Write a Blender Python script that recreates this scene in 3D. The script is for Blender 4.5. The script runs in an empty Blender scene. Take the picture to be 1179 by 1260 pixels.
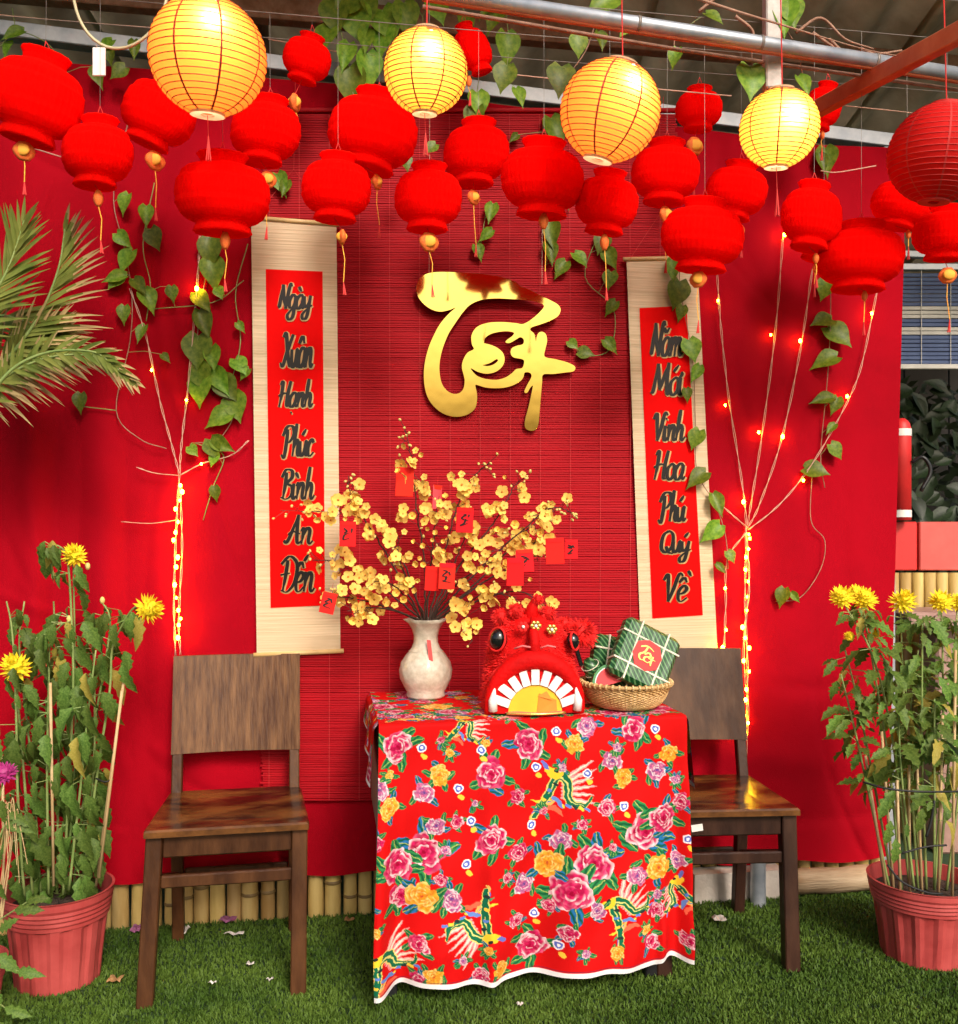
import bpy, math, random
import numpy as np
from mathutils import Vector, Matrix, Quaternion
random.seed(7); rng = np.random.default_rng(7)
scene = bpy.context.scene
COL = scene.collection
R = math.radians
# ------------------------------------------------------------------ camera, sky, sun, exposure
F, CX, HY, CH = 1170.0, 589.5, 663.0, 1.25          # focal length (px of a 1179 px wide picture), centre, horizon, camera height
cam = bpy.data.objects.new('camera', bpy.data.cameras.new('camera')); COL.objects.link(cam)
cam.location = (0, 0, CH); cam.rotation_euler = (R(90), 0, 0)
cam.data.sensor_fit = 'HORIZONTAL'; cam.data.sensor_width = 36; cam.data.lens = 36*F/1179
cam.data.shift_y = (HY-630)/1179; cam.data.clip_start = .05; cam.data.clip_end = 500
scene.camera = cam
SUN_EL, SUN_AZ = 36, 22                              # light comes from the open front of the shelter, a little from the right
world = bpy.data.worlds.new('World'); scene.world = world; world.use_nodes = True
wn = world.node_tree; wn.nodes.clear()
sky = wn.nodes.new('ShaderNodeTexSky'); sky.sky_type = 'NISHITA'; sky.sun_disc = False
sky.sun_elevation = R(SUN_EL); sky.sun_rotation = R(180-SUN_AZ); sky.dust_density = 6.0; sky.air_density = 1.0; sky.ozone_density = .6
bg = wn.nodes.new('ShaderNodeBackground'); bg.inputs['Strength'].default_value = .098
wo = wn.nodes.new('ShaderNodeOutputWorld')
wn.links.new(sky.outputs[0], bg.inputs[0]); wn.links.new(bg.outputs[0], wo.inputs[0])
sun = bpy.data.objects.new('sun', bpy.data.lights.new('sun', 'SUN')); COL.objects.link(sun)
sun.data.energy = 1.5; sun.data.angle = R(14); sun.data.color = (1, .95, .88)
sdir = Vector((math.sin(R(SUN_AZ))*math.cos(R(SUN_EL)), -math.cos(R(SUN_AZ))*math.cos(R(SUN_EL)), math.sin(R(SUN_EL))))
sun.rotation_euler = (-sdir).to_track_quat('-Z', 'Y').to_euler(); sun.location = (2, -3, 5)
scene.view_settings.view_transform = 'Standard'; scene.view_settings.look = 'None'
scene.view_settings.gamma = 1; scene.view_settings.exposure = .70
# ------------------------------------------------------------------ places
D0, T = 3.2, .158                                    # the backdrop's plane: Y = D0 + T*X, its right side lies farther away
def P(px, py, Y):
    return Vector(((px-CX)/F*Y, Y, CH+(HY-py)/F*Y))
def Wp(px, py, off=0.0):                             # a place on the backdrop plane, off metres in front of it
    u = (px-CX)/F
    return P(px, py, (D0-off)/(1-u*T))
WN = Vector((T, -1, 0)).normalized()
# ------------------------------------------------------------------ mesh helpers
def cr(pts, n=6):
    pts = [np.array(p, float) for p in pts]
    if len(pts) < 3: return [pts[0]+(pts[-1]-pts[0])*i/n for i in range(n+1)]
    q = [2*pts[0]-pts[1]]+pts+[2*pts[-1]-pts[-2]]; out = []
    for i in range(1, len(q)-2):
        a, b, c, d = q[i-1:i+3]
        for k in range(n):
            t = k/n
            out.append(.5*(2*b+(c-a)*t+(2*a-5*b+4*c-d)*t*t+(3*b-a-3*c+d)*t**3))
    out.append(pts[-1]); return out
class MB:
    def __init__(s): s.v = []; s.f = []; s.m = []
    def add(s, vs, fs, mi=0):
        o = len(s.v); s.v += [tuple(map(float, v)) for v in vs]
        s.f += [tuple(i+o for i in f) for f in fs]; s.m += [mi]*len(fs); return s
    def box(s, c, d, M=None, mi=0, taper=1.0):
        hx, hy, hz = d[0]/2, d[1]/2, d[2]/2; vs = []
        for z in (-1, 1):
            k = taper if z < 0 else 1
            for x, y in ((-1, -1), (1, -1), (1, 1), (-1, 1)):
                p = Vector((x*hx*k, y*hy*k, z*hz))
                if M: p = M @ p
                vs.append(p+Vector(c))
        return s.add(vs, [(3, 2, 1, 0), (4, 5, 6, 7), (0, 1, 5, 4), (1, 2, 6, 5), (2, 3, 7, 6), (3, 0, 4, 7)], mi)
    def rbox(s, c, d, r=.004, M=None, mi=0):          # a box with chamfered upright and top edges
        x, y, z = d[0]/2, d[1]/2, d[2]/2; r = min(r, x*.6, y*.6, z*.6); ring = []
        for lvl, ins in ((-z, r), (-z+r, 0), (z-r, 0), (z, r)):
            X, Y = x-ins, y-ins; k = r if ins == 0 else r*.6
            ring.append([(-X+k, -Y, lvl), (X-k, -Y, lvl), (X, -Y+k, lvl), (X, Y-k, lvl), (X-k, Y, lvl), (-X+k, Y, lvl), (-X, Y-k, lvl), (-X, -Y+k, lvl)])
        vs = [Vector(p) for q in ring for p in q]
        if M: vs = [M @ p for p in vs]
        fs = [tuple(range(7, -1, -1)), tuple(range(24, 32))]
        for a in range(3):
            for i in range(8): j = (i+1) % 8; fs.append((a*8+i, a*8+j, a*8+8+j, a*8+8+i))
        return s.add([p+Vector(c) for p in vs], fs, mi)
    def beam(s, a, b, w, d=None, up=(0, 0, 1), w2=None, mi=0, r=.003):
        a, b = Vector(a), Vector(b); z = (b-a); L = z.length; z.normalize()
        x = Vector(up).cross(z)
        if x.length < 1e-4: x = Vector((1, 0, 0))
        x.normalize(); y = z.cross(x); Mx = Matrix((x, y, z)).transposed()
        return s.rbox((a+b)/2, (w, d or w, L), r, Mx, mi)
    def tube(s, pts, r, n=6, mi=0, cap=True):
        pts = [Vector(p) for p in pts]; N = len(pts)
        rr = r if isinstance(r, (list, tuple)) else [r]*N
        vs = []; fs = []; t0 = None; u = None
        for i, p in enumerate(pts):
            t = (pts[min(i+1, N-1)]-pts[max(i-1, 0)])
            t = t.normalized() if t.length > 1e-9 else Vector((0, 0, 1))
            if u is None: u = t.orthogonal().normalized()
            else:
                u = u-t*u.dot(t); u = u.normalized() if u.length > 1e-6 else t.orthogonal().normalized()
            w = t.cross(u)
            for k in range(n):
                a = 2*math.pi*k/n; vs.append(p+(u*math.cos(a)+w*math.sin(a))*rr[i])
        for i in range(N-1):
            for k in range(n):
                j = (k+1) % n; fs.append((i*n+k, i*n+j, (i+1)*n+j, (i+1)*n+k))
        if cap: fs += [tuple(range(n-1, -1, -1)), tuple(range((N-1)*n, N*n))]
        return s.add(vs, fs, mi)
    def lathe(s, prof, n=24, c=(0, 0, 0), mod=None, mi=0, capb=False, capt=False):
        vs = []; fs = []; c = Vector(c); K = len(prof)
        for i, (r, z) in enumerate(prof):
            for k in range(n):
                a = 2*math.pi*k/n; q = r*(mod(a, i, k) if mod else 1)
                vs.append(c+Vector((q*math.cos(a), q*math.sin(a), z)))
        for i in range(K-1):
            for k in range(n):
                j = (k+1) % n; fs.append((i*n+k, i*n+j, (i+1)*n+j, (i+1)*n+k))
        if capb: fs.append(tuple(range(n-1, -1, -1)))
        if capt: fs.append(tuple(range((K-1)*n, K*n)))
        return s.add(vs, fs, mi)
    def grid(s, fn, nu, nv, mi=0):
        vs = [fn(i/nu, j/nv) for j in range(nv+1) for i in range(nu+1)]
        fs = [(j*(nu+1)+i, j*(nu+1)+i+1, (j+1)*(nu+1)+i+1, (j+1)*(nu+1)+i) for j in range(nv) for i in range(nu)]
        return s.add(vs, fs, mi)
    def slab(s, quad, nrm, th, mi=0):                 # quad TL TR BR BL and its thickness away from nrm
        q = [Vector(p) for p in quad]; n = Vector(nrm)*th; b = [p-n for p in q]
        return s.add(q+b, [(0, 3, 2, 1), (4, 5, 6, 7)]+[(i, (i+1) % 4, (i+1) % 4+4, i+4) for i in range(4)], mi)
    def ball(s, c, r, n=10, k=6, sq=(1, 1, 1), mi=0):
        vs = [Vector((0, 0, -1))]; fs = []
        for j in range(1, k):
            a = -math.pi/2+math.pi*j/k
            for i in range(n): b = 2*math.pi*i/n; vs.append(Vector((math.cos(a)*math.cos(b), math.cos(a)*math.sin(b), math.sin(a))))
        vs.append(Vector((0, 0, 1))); L = len(vs)-1
        for i in range(n): j = (i+1) % n; fs += [(0, 1+j, 1+i), (L, 1+(k-2)*n+i, 1+(k-2)*n+j)]
        for q in range(k-2):
            for i in range(n): j = (i+1) % n; fs.append((1+q*n+i, 1+q*n+j, 1+(q+1)*n+j, 1+(q+1)*n+i))
        return s.add([Vector(c)+Vector((p.x*sq[0], p.y*sq[1], p.z*sq[2]))*r for p in vs], fs, mi)
    def mesh(s, name, mats, o=(0, 0, 0), smooth=False):
        me = bpy.data.meshes.new(name); o = Vector(o)
        me.from_pydata([(v[0]-o.x, v[1]-o.y, v[2]-o.z) for v in s.v], [], s.f)
        for m in (mats if isinstance(mats, (list, tuple)) else [mats]): me.materials.append(m)
        if any(s.m): me.polygons.foreach_set('material_index', s.m)
        if smooth: me.polygons.foreach_set('use_smooth', [True]*len(s.f))
        me.update(); return me
    def build(s, name, mats, parent=None, o=(0, 0, 0), smooth=False):
        ob = bpy.data.objects.new(name, s.mesh(name, mats, o, smooth)); COL.objects.link(ob)
        if parent: ob.parent = parent
        else: ob.location = o
        return ob
def tag(o, label=None, cat=None, group=None, kind=None):
    if label: o['label'] = label
    if cat: o['category'] = cat
    if group: o['group'] = group
    if kind: o['kind'] = kind
    return o
def thing(name, label, cat, loc=(0, 0, 0), rot=(0, 0, 0), group=None):
    e = bpy.data.objects.new(name, None); COL.objects.link(e); e.empty_display_size = .1
    e.location = loc; e.rotation_euler = rot; return tag(e, label, cat, group)
def inst(name, me, parent, loc, q=None, sc=1.0):
    o = bpy.data.objects.new(name, me); COL.objects.link(o); o.parent = parent; o.location = loc
    if q is not None: o.rotation_mode = 'QUATERNION'; o.rotation_quaternion = q
    o.scale = (sc, sc, sc) if not isinstance(sc, (tuple, list)) else sc
    return o
def qb(y, z):                                         # rotation that turns local +Y to y and local +Z near z
    y = Vector(y).normalized(); x = y.cross(Vector(z))
    if x.length < 1e-4: x = y.orthogonal()
    x.normalize(); z = x.cross(y)
    return Matrix((x, y, z)).transposed().to_quaternion()
def U(a, b): return random.uniform(a, b)
# ------------------------------------------------------------------ materials
def mat(name, col, rough=.6, metal=0.0, var=.18, vs=6.0, bump=0.0, bs=80.0, stretch=(1, 1, 1), col2=None, spec=.5, coat=0.0,
        obj_var=0.0, trans=0.0, sss=0.0, sss_r=.05, sheen=0.0, rvar=0.0, detail=4.0, cpos=(.35, .68)):
    m = bpy.data.materials.new(name); m.use_nodes = True; nt = m.node_tree; N, L = nt.nodes, nt.links
    b = N['Principled BSDF']; out = N['Material Output']
    tc = N.new('ShaderNodeTexCoord'); mp = N.new('ShaderNodeMapping'); mp.inputs['Scale'].default_value = stretch
    L.new(tc.outputs['Object'], mp.inputs['Vector'])
    nz = N.new('ShaderNodeTexNoise'); nz.inputs['Scale'].default_value = vs; nz.inputs['Detail'].default_value = detail; nz.inputs['Roughness'].default_value = .6
    L.new(mp.outputs[0], nz.inputs['Vector'])
    ra = N.new('ShaderNodeValToRGB'); e = ra.color_ramp.elements
    c2 = col2 or tuple(min(1, c*(1+var)) for c in col); c1 = tuple(c*(1-var) for c in col) if not col2 else col
    e[0].position, e[1].position = cpos; e[0].color = (*c1, 1); e[1].color = (*c2, 1)
    L.new(nz.outputs['Fac'], ra.inputs[0]); csock = ra.outputs[0]
    if obj_var:
        oi = N.new('ShaderNodeObjectInfo'); hs = N.new('ShaderNodeHueSaturation'); mr = N.new('ShaderNodeMapRange')
        mr.inputs['To Min'].default_value = 1-obj_var; mr.inputs['To Max'].default_value = 1+obj_var
        L.new(oi.outputs['Random'], mr.inputs['Value']); L.new(mr.outputs[0], hs.inputs['Value'])
        m2 = N.new('ShaderNodeMapRange'); m2.inputs['To Min'].default_value = .5-obj_var*.05; m2.inputs['To Max'].default_value = .5+obj_var*.05
        L.new(oi.outputs['Random'], m2.inputs['Value']); L.new(m2.outputs[0], hs.inputs['Hue'])
        L.new(csock, hs.inputs['Color']); csock = hs.outputs[0]
    L.new(csock, b.inputs['Base Color'])
    b.inputs['Roughness'].default_value = rough; b.inputs['Metallic'].default_value = metal
    b.inputs['Specular IOR Level'].default_value = spec; b.inputs['Coat Weight'].default_value = coat; b.inputs['Sheen Weight'].default_value = sheen
    if sss:
        b.inputs['Subsurface Weight'].default_value = sss; b.inputs['Subsurface Radius'].default_value = (1, .25, .15); b.inputs['Subsurface Scale'].default_value = sss_r
    if rvar:
        mr = N.new('ShaderNodeMapRange'); mr.inputs['To Min'].default_value = rough-rvar; mr.inputs['To Max'].default_value = rough+rvar
        L.new(nz.outputs['Fac'], mr.inputs['Value']); L.new(mr.outputs[0], b.inputs['Roughness'])
    if bump:
        n2 = N.new('ShaderNodeTexNoise'); n2.inputs['Scale'].default_value = bs; n2.inputs['Detail'].default_value = 3
        L.new(mp.outputs[0], n2.inputs['Vector']); bp = N.new('ShaderNodeBump'); bp.inputs['Strength'].default_value = bump; bp.inputs['Distance'].default_value = .01
        L.new(n2.outputs['Fac'], bp.inputs['Height']); L.new(bp.outputs[0], b.inputs['Normal'])
    if trans:
        tr = N.new('ShaderNodeBsdfTranslucent'); L.new(csock, tr.inputs['Color']); mx = N.new('ShaderNodeMixShader'); mx.inputs[0].default_value = trans
        L.new(b.outputs[0], mx.inputs[1]); L.new(tr.outputs[0], mx.inputs[2]); L.new(mx.outputs[0], out.inputs['Surface'])
    return m
def emit(name, col, st):
    m = bpy.data.materials.new(name); m.use_nodes = True; b = m.node_tree.nodes['Principled BSDF']
    b.inputs['Base Color'].default_value = (*col, 1); b.inputs['Emission Color'].default_value = (*col, 1); b.inputs['Emission Strength'].default_value = st
    return m
m_fabric = mat('red_fabric', (.345, .0007, .0085), .85, var=.10, vs=2.5, bump=.25, bs=420, spec=.08)
m_slat = mat('red_bamboo_splint', (.33, .0015, .007), .6, vs=1.0, stretch=(3, 3, 170), col2=(.42, .003, .010), spec=.15, bump=.15, bs=1.0, detail=2)
m_thread = mat('red_thread', (.62, .05, .05), .8)
m_paper = mat('red_tissue', (.98, .0016, .0008), .9, var=.03, vs=30, sss=1.0, sss_r=.09, spec=.02, bump=.4, bs=160)
m_redcord = mat('red_cord', (.62, .02, .015), .7)
m_medal = mat('medallion', (.85, .30, .05), .6, vs=45, spec=.15, col2=(.8, .08, .03), cpos=(.42, .55))
m_medal2 = mat('medallion_face', (.95, .58, .08), .6, vs=90, spec=.15, col2=(.92, .30, .04))
m_pale = mat('pale_medallion', (.85, .55, .42), .5, vs=60)
m_white = mat('white_plastic', (.75, .72, .68), .5)
m_wire = mat('pale_wire', (.70, .42, .32), .6, vs=40)
m_dwire = mat('steel_wire', (.22, .19, .17), .5, metal=.3)
m_galv = mat('galvanised_steel', (.34, .38, .44), .42, metal=.55, vs=14, col2=(.52, .55, .60), rvar=.12)
m_orange = mat('red_primer_steel', (.42, .085, .03), .6, vs=9, col2=(.55, .16, .07), bump=.1)
m_twig = mat('dry_twig', (.26, .13, .08), .8, vs=30, col2=(.42, .24, .17))
m_trunk = mat('bark', (.12, .07, .045), .9, vs=14, col2=(.22, .13, .09), stretch=(1, 1, .25), bump=.8, bs=40)
m_roof = mat('weathered_roof', (.20, .145, .08), .8, vs=2.4, col2=(.46, .37, .24), bump=.3, bs=14, detail=6, trans=.16)
m_dark = mat('dark_timber', (.025, .02, .016), .8, vs=5)
m_beige = mat('bamboo_sheet', (.56, .40, .235), .6, vs=1.3, stretch=(2, 2, 130), col2=(.74, .56, .36), bump=.25, bs=1.2)
m_rod = mat('light_bamboo', (.68, .46, .20), .45, vs=10)
m_panel = mat('red_paper', (.80, .003, .003), .8, var=.05, vs=12, spec=.06)
m_ink = mat('black_gloss_lettering', (.010, .009, .009), .38, var=.2, spec=.25)
m_inkgold = mat('gold_edge', (.50, .30, .12), .4, vs=30, metal=.3)
m_gold = mat('mirror_gold', (.66, .50, .13), .07, metal=1.0, var=.03, vs=4, bump=.09, bs=4.5, stretch=(1, 1, 2.4))
m_bamboo = mat('bamboo_pole', (.40, .25, .075), .45, vs=5, col2=(.58, .42, .17), stretch=(3, 3, .6), obj_var=.22, rvar=.1)
m_node = mat('bamboo_node', (.20, .13, .05), .6)
m_log = mat('old_timber', (.36, .23, .12), .75, vs=7, col2=(.56, .42, .27), stretch=(.4, 2, 6), bump=.6, bs=30)
m_concrete = mat('concrete', (.42, .36, .31), .85, vs=7, col2=(.56, .50, .44), bump=.4, bs=50)
m_turf = mat('turf_base', (.012, .035, .010), .95, vs=40, col2=(.025, .06, .016))
m_grass = mat('turf_blade', (.042, .088, .010), .6, vs=3.2, col2=(.105, .175, .024), detail=6, spec=.2)
m_wood = mat('worn_brown_wood', (.034, .011, .004), .45, vs=8, col2=(.105, .040, .013), stretch=(2, 3.5, .5), bump=.2, bs=36, rvar=.1, detail=8, spec=.28)
m_back = mat('worn_plywood_back', (.060, .022, .009), .42, vs=13, col2=(.185, .088, .036), stretch=(4.5, 1, .55), bump=.2, bs=40, rvar=.12, detail=8, spec=.22)
m_seat = mat('varnished_worn_seat', (.024, .008, .004), .22, vs=6.5, col2=(.17, .066, .017), stretch=(.7, 1.5, 1), bump=.1, bs=22, rvar=.1, detail=6, cpos=(.42, .60), spec=.6)
m_wood2 = mat('dark_worn_wood', (.018, .007, .005), .42, vs=8, col2=(.055, .022, .012), stretch=(2, 3.5, .5), bump=.2, bs=36, rvar=.1, detail=8, spec=.28)
m_back2 = mat('dark_plywood_back', (.045, .018, .009), .40, vs=8, col2=(.125, .060, .029), stretch=(1.6, 1, .5), bump=.12, bs=30, rvar=.12, detail=8, spec=.22)
m_tablewood = mat('table_wood', (.16, .12, .085), .6, vs=5, col2=(.30, .24, .18), stretch=(3, 3, .6))
m_black = mat('black_metal', (.015, .015, .017), .4)
m_vase = mat('crackled_cream_glaze', (.50, .45, .35), .22, vs=55, col2=(.66, .61, .50), bump=.35, bs=30, coat=.3)
m_branch = mat('branch_bark', (.055, .028, .018), .8, vs=30)
m_petal = mat('apricot_petal', (.90, .55, .06), .6, vs=25, col2=(.94, .74, .24), spec=.2, obj_var=.12, trans=.2)
m_stamen = mat('stamen', (.62, .22, .02), .7)
m_bud = mat('flower_bud', (.60, .50, .12), .6, vs=30, col2=(.75, .55, .20))
m_env = mat('red_envelope', (.80, .016, .012), .6, spec=.12, var=.06, obj_var=.06)
m_env2 = mat('pink_red_envelope', (.80, .07, .09), .5, var=.06)
m_lion = mat('lion_red_cloth', (.58, .003, .003), .7, var=.2, vs=14, bump=.35, bs=70, spec=.12)
m_fur = mat('lion_red_fur', (.75, .008, .006), .8, var=.2, vs=30)
m_tooth = mat('tooth_white', (.80, .78, .75), .5, var=.04)
m_yellow = mat('yellow_felt', (.80, .48, .02), .6, var=.1, vs=10)
m_tongue = mat('pink_tongue', (.75, .16, .16), .6)
m_eye = mat('glossy_black_eye', (.006, .006, .006), .06, coat=.5)
m_goldf = mat('gold_foil', (.85, .55, .14), .25, metal=.8)
m_basket = mat('woven_bamboo', (.40, .22, .07), .55, vs=40, col2=(.66, .43, .18), bump=.3, bs=120)
m_leafwrap = mat('leaf_wrap', (.012, .085, .022), .35, vs=2.0, col2=(.05, .20, .06), stretch=(26, 26, 5), bump=.25, bs=2.0, spec=.6)
_n, _l = m_leafwrap.node_tree.nodes, m_leafwrap.node_tree.links
_w = _n.new('ShaderNodeTexWave'); _w.inputs['Scale'].default_value = 26; _w.inputs['Distortion'].default_value = 1.2; _w.inputs['Detail'].default_value = 1.0
_mp = _n.new('ShaderNodeMapping'); _mp.inputs['Rotation'].default_value = (0, .85, 0); _tc = _n.new('ShaderNodeTexCoord'); _l.new(_tc.outputs['Object'], _mp.inputs['Vector']); _l.new(_mp.outputs[0], _w.inputs['Vector'])
_r = _n.new('ShaderNodeValToRGB'); _r.color_ramp.elements[0].position = .62; _r.color_ramp.elements[0].color = (.006, .060, .016, 1); _r.color_ramp.elements[1].position = .95; _r.color_ramp.elements[1].color = (.11, .27, .10, 1)
_l.new(_w.outputs['Fac'], _r.inputs[0]); _l.new(_r.outputs[0], _n['Principled BSDF'].inputs['Base Color'])
m_ribbon = mat('cream_string', (.72, .68, .52), .6)
m_tagred = mat('red_label', (.75, .012, .01), .45)
m_melon = mat('melon_flesh', (.72, .02, .03), .5)
m_rind = mat('melon_rind', (.02, .22, .05), .4)
m_pot = mat('red_plastic_pot', (.34, .040, .038), .45, vs=7, col2=(.50, .085, .078), rvar=.1, detail=8, spec=.3)
m_soil = mat('soil', (.035, .02, .012), .95, vs=30, bump=1, bs=60)
m_stem = mat('green_stem', (.16, .25, .06), .55, vs=12, col2=(.30, .36, .12))
m_leaf = mat('mum_leaf', (.050, .105, .014), .55, spec=.25, vs=14, col2=(.15, .23, .045), obj_var=.3, trans=.22)
m_leafr = mat('mum_leaf_fresh', (.055, .115, .014), .55, spec=.25, vs=14, col2=(.16, .25, .045), obj_var=.3, trans=.22)
m_yleaf = mat('yellowing_leaf', (.28, .24, .03), .6, vs=14, col2=(.42, .34, .08), spec=.2, trans=.2)
m_vleaf = mat('vine_leaf', (.080, .175, .010), .42, spec=.3, vs=5, col2=(.25, .36, .034), obj_var=.45, trans=.25)
m_mum = mat('yellow_mum', (.86, .66, .010), .6, spec=.1, vs=40, col2=(.92, .80, .06), trans=.2)
m_purple = mat('purple_flower', (.35, .02, .16), .6)
m_stake = mat('bamboo_stake', (.46, .30, .13), .6, vs=8, col2=(.58, .42, .22))
m_tie = mat('black_tie', (.012, .012, .012), .6)
m_palm = mat('palm_leaf', (.085, .125, .016), .55, spec=.25, vs=9, col2=(.24, .26, .055), trans=.2, obj_var=.15)
m_palmtip = mat('dry_palm_tip', (.34, .22, .085), .65, vs=9, col2=(.45, .32, .14))
m_litter = mat('paper_scrap', (.65, .60, .56), .8)
m_litterp = mat('withered_petal', (.30, .10, .22), .8)
m_litterb = mat('dry_leaf', (.36, .20, .08), .8)
m_blindb = mat('blue_blind_slat', (.05, .085, .21), .6, vs=8, col2=(.08, .13, .28))
m_blindw = mat('cream_blind_slat', (.62, .60, .55), .6)
m_pinkst = mat('pink_stone', (.30, .17, .14), .5, vs=12, col2=(.42, .26, .22))
m_redpl = mat('red_painted', (.62, .02, .02), .5)
m_redp2 = mat('faded_red_board', (.68, .10, .085), .55)
m_bush = mat('dark_bush_leaf', (.010, .022, .008), .5, vs=10, col2=(.03, .055, .018), obj_var=.3)
m_navy = mat('navy', (.02, .03, .12), .4)
# ================================================================== THE SETTING
g = MB().grid(lambda u, v: ((u-.5)*120, -40+v*140, 0), 12, 12).build('ground', m_turf); tag(g, kind='structure')
# artificial turf: curled blades
def turf():
    xs = []; 
    n = 170000
    Y = 2.28+rng.random(n)**1.15*1.35; X = (rng.random(n)-.5)*2*(.56*Y+.12)
    keep = (Y < D0+T*X+.02); X, Y = X[keep], Y[keep]; n = len(X)
    a = rng.random(n)*6.283; h = .006+rng.random(n)*.011; w = .0016+rng.random(n)*.0012; lean = rng.random(n)*.012
    b = rng.random(n)*6.283
    dx, dy = np.cos(a)*w, np.sin(a)*w; lx, ly = np.cos(b)*lean, np.sin(b)*lean
    z0 = np.full(n, .0005)
    v = np.stack([np.stack([X-dx, Y-dy, z0], 1), np.stack([X+dx, Y+dy, z0], 1),
                  np.stack([X+dx*.8+lx*.4, Y+dy*.8+ly*.4, h*.65], 1), np.stack([X-dx*.8+lx*.4, Y-dy*.8+ly*.4, h*.65], 1),
                  np.stack([X+lx, Y+ly, h], 1)], 1).reshape(-1, 3)
    i = np.arange(n)*5
    me = bpy.data.meshes.new('turf'); me.vertices.add(n*5); me.vertices.foreach_set('co', v.ravel())
    loops = np.stack([i, i+1, i+2, i, i+2, i+3, i+3, i+2, i+4], 1).ravel()
    me.loops.add(len(loops)); me.loops.foreach_set('vertex_index', loops)
    me.polygons.add(n*3); me.polygons.foreach_set('loop_start', np.arange(n*3)*3); me.polygons.foreach_set('loop_total', np.full(n*3, 3))
    me.materials.append(m_grass); me.update(); me.validate()
    o = bpy.data.objects.new('artificial_turf', me); COL.objects.link(o)
    tag(o, 'short green artificial turf covering the floor', 'turf', kind='stuff')
turf()
# roof of corrugated sheets over the back part, rising towards the open front
def roof():
    rt = thing('corrugated_roof', 'dirty brown corrugated roof sheets seen from below above the hanging lanterns', 'roof', (0, 2.42, 3.02))
    for k in range(7):
        x0 = -3.4+k*1.0
        def f(u, v):
            x = x0+u*1.03; return (x, 2.36+T*x+v*4.4, 3.24-.02*(k % 2)*1.0+.030*math.sin(x*2*math.pi/.21)-v*.42)
        MB().grid(f, 56, 6).build('roof_sheet', m_roof, rt, rt.location, True)
    for k in range(3):
        y = 3.35+k*1.1
        MB().beam((-3.4, y+T*-3.4, 3.05-k*.10), (3.6, y+T*3.6, 3.05-k*.10), .05, .08).build('purlin', m_twig, rt, rt.location)
roof()
# dark rear wall
rw = thing('rear_wall', 'dark plank wall in the gloom behind the red backdrop', 'wall', (0, 6.4, 0))
for k in range(34):
    MB().box((-4.2+k*.3, 6.4+U(-.01, .01), 1.4), (.29, .04, 2.8)).build('plank', m_dark, rw, rw.location)
# ------------------------------------------------------------------ backdrop
def lerp(a, b, t): return a+(b-a)*t
TOP = [(-60, 70), (60, 76), (200, 86), (430, 104), (620, 129), (850, 157), (1000, 178), (1116, 182)]
BOT = [(-45, 1092), (140, 1087), (300, 1080), (450, 1074), (700, 1068), (950, 1062), (1075, 1058), (1092, 1056)]
def backdrop():
    rr = random.Random(5); crs = [(rr.uniform(-20, 1100), rr.uniform(150, 1060), rr.gauss(1.35 if i % 3 else .1, .35), rr.uniform(40, 190), rr.uniform(5, 12), rr.uniform(-.0085, .0085)) for i in range(90)]
    def f(u, v):
        i = u*7; k = min(int(i), 6); t = i-k
        x0, y0 = [lerp(TOP[k][j], TOP[k+1][j], t) for j in (0, 1)]; x1, y1 = [lerp(BOT[k][j], BOT[k+1][j], t) for j in (0, 1)]
        if u == 1: x0, y0 = TOP[-1]; x1, y1 = BOT[-1]
        px, py = lerp(x0, x1, v), lerp(y0, y1, v)
        o = .006
        for c, w, a in ((30, 18, .020), (75, 22, -.014), (120, 26, .018), (178, 20, -.010), (250, 30, .010), (905, 30, .006), (990, 45, .012), (1065, 18, .009)):
            o += 1.9*a*math.exp(-((px-c-12*math.sin(v*4+c))/w)**2)*(.35+.65*abs(v-.15))
        o += .006*math.sin(px*.021+3*v)+.003*math.sin(py*.017+px*.006)+.006*math.exp(-((py-(935+.10*(px-960)))/16)**2)*(1 if px > 880 else .3)
        for cx_, cy_, an, ln_, wd_, am in crs:
            dx, dy = px-cx_, py-cy_
            if abs(dx) < ln_*1.6 and abs(dy) < ln_*1.6:
                a_ = dx*math.cos(an)+dy*math.sin(an); b_ = -dx*math.sin(an)+dy*math.cos(an)+.0012*a_*a_; o += am*math.exp(-(b_/wd_)**2-(a_/ln_)**2)
        if 300 < px < 850 and py < 1000: o = min(o, .013)
        return Wp(px, py+2.5*math.sin(px*.05)*(v > .97), max(o, -.004))
    b = Wp(530, 1070, 0)
    o = MB().grid(f, 300, 240).build('fabric_backdrop', m_fabric, None, b, True)
    tag(o, 'large plain red fabric backdrop hung behind the chairs and table', 'backdrop')
backdrop()
bm = MB(); a, b = Wp(-90, 26, -.06), Wp(1150, 182, -.06)
bm.beam(a, b, .05, .05); o = bm.build('rear_beam', m_galv, None, a); tag(o, 'grey steel rail carrying the top of the red backdrop', 'beam')
# upright posts that carry the rail, behind the cloth
for px, mt, lab in ((20, m_galv, 'steel post behind the left edge of the red backdrop'), (1092, m_galv, 'steel post behind the right edge of the red backdrop')):
    p = Wp(px, 1000, -.06); q = MB().box((p.x, p.y, 1.36), (.04, .04, 2.72)).build('support_post', mt, None, (p.x, p.y, 0)); tag(q, lab, 'post')
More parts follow.
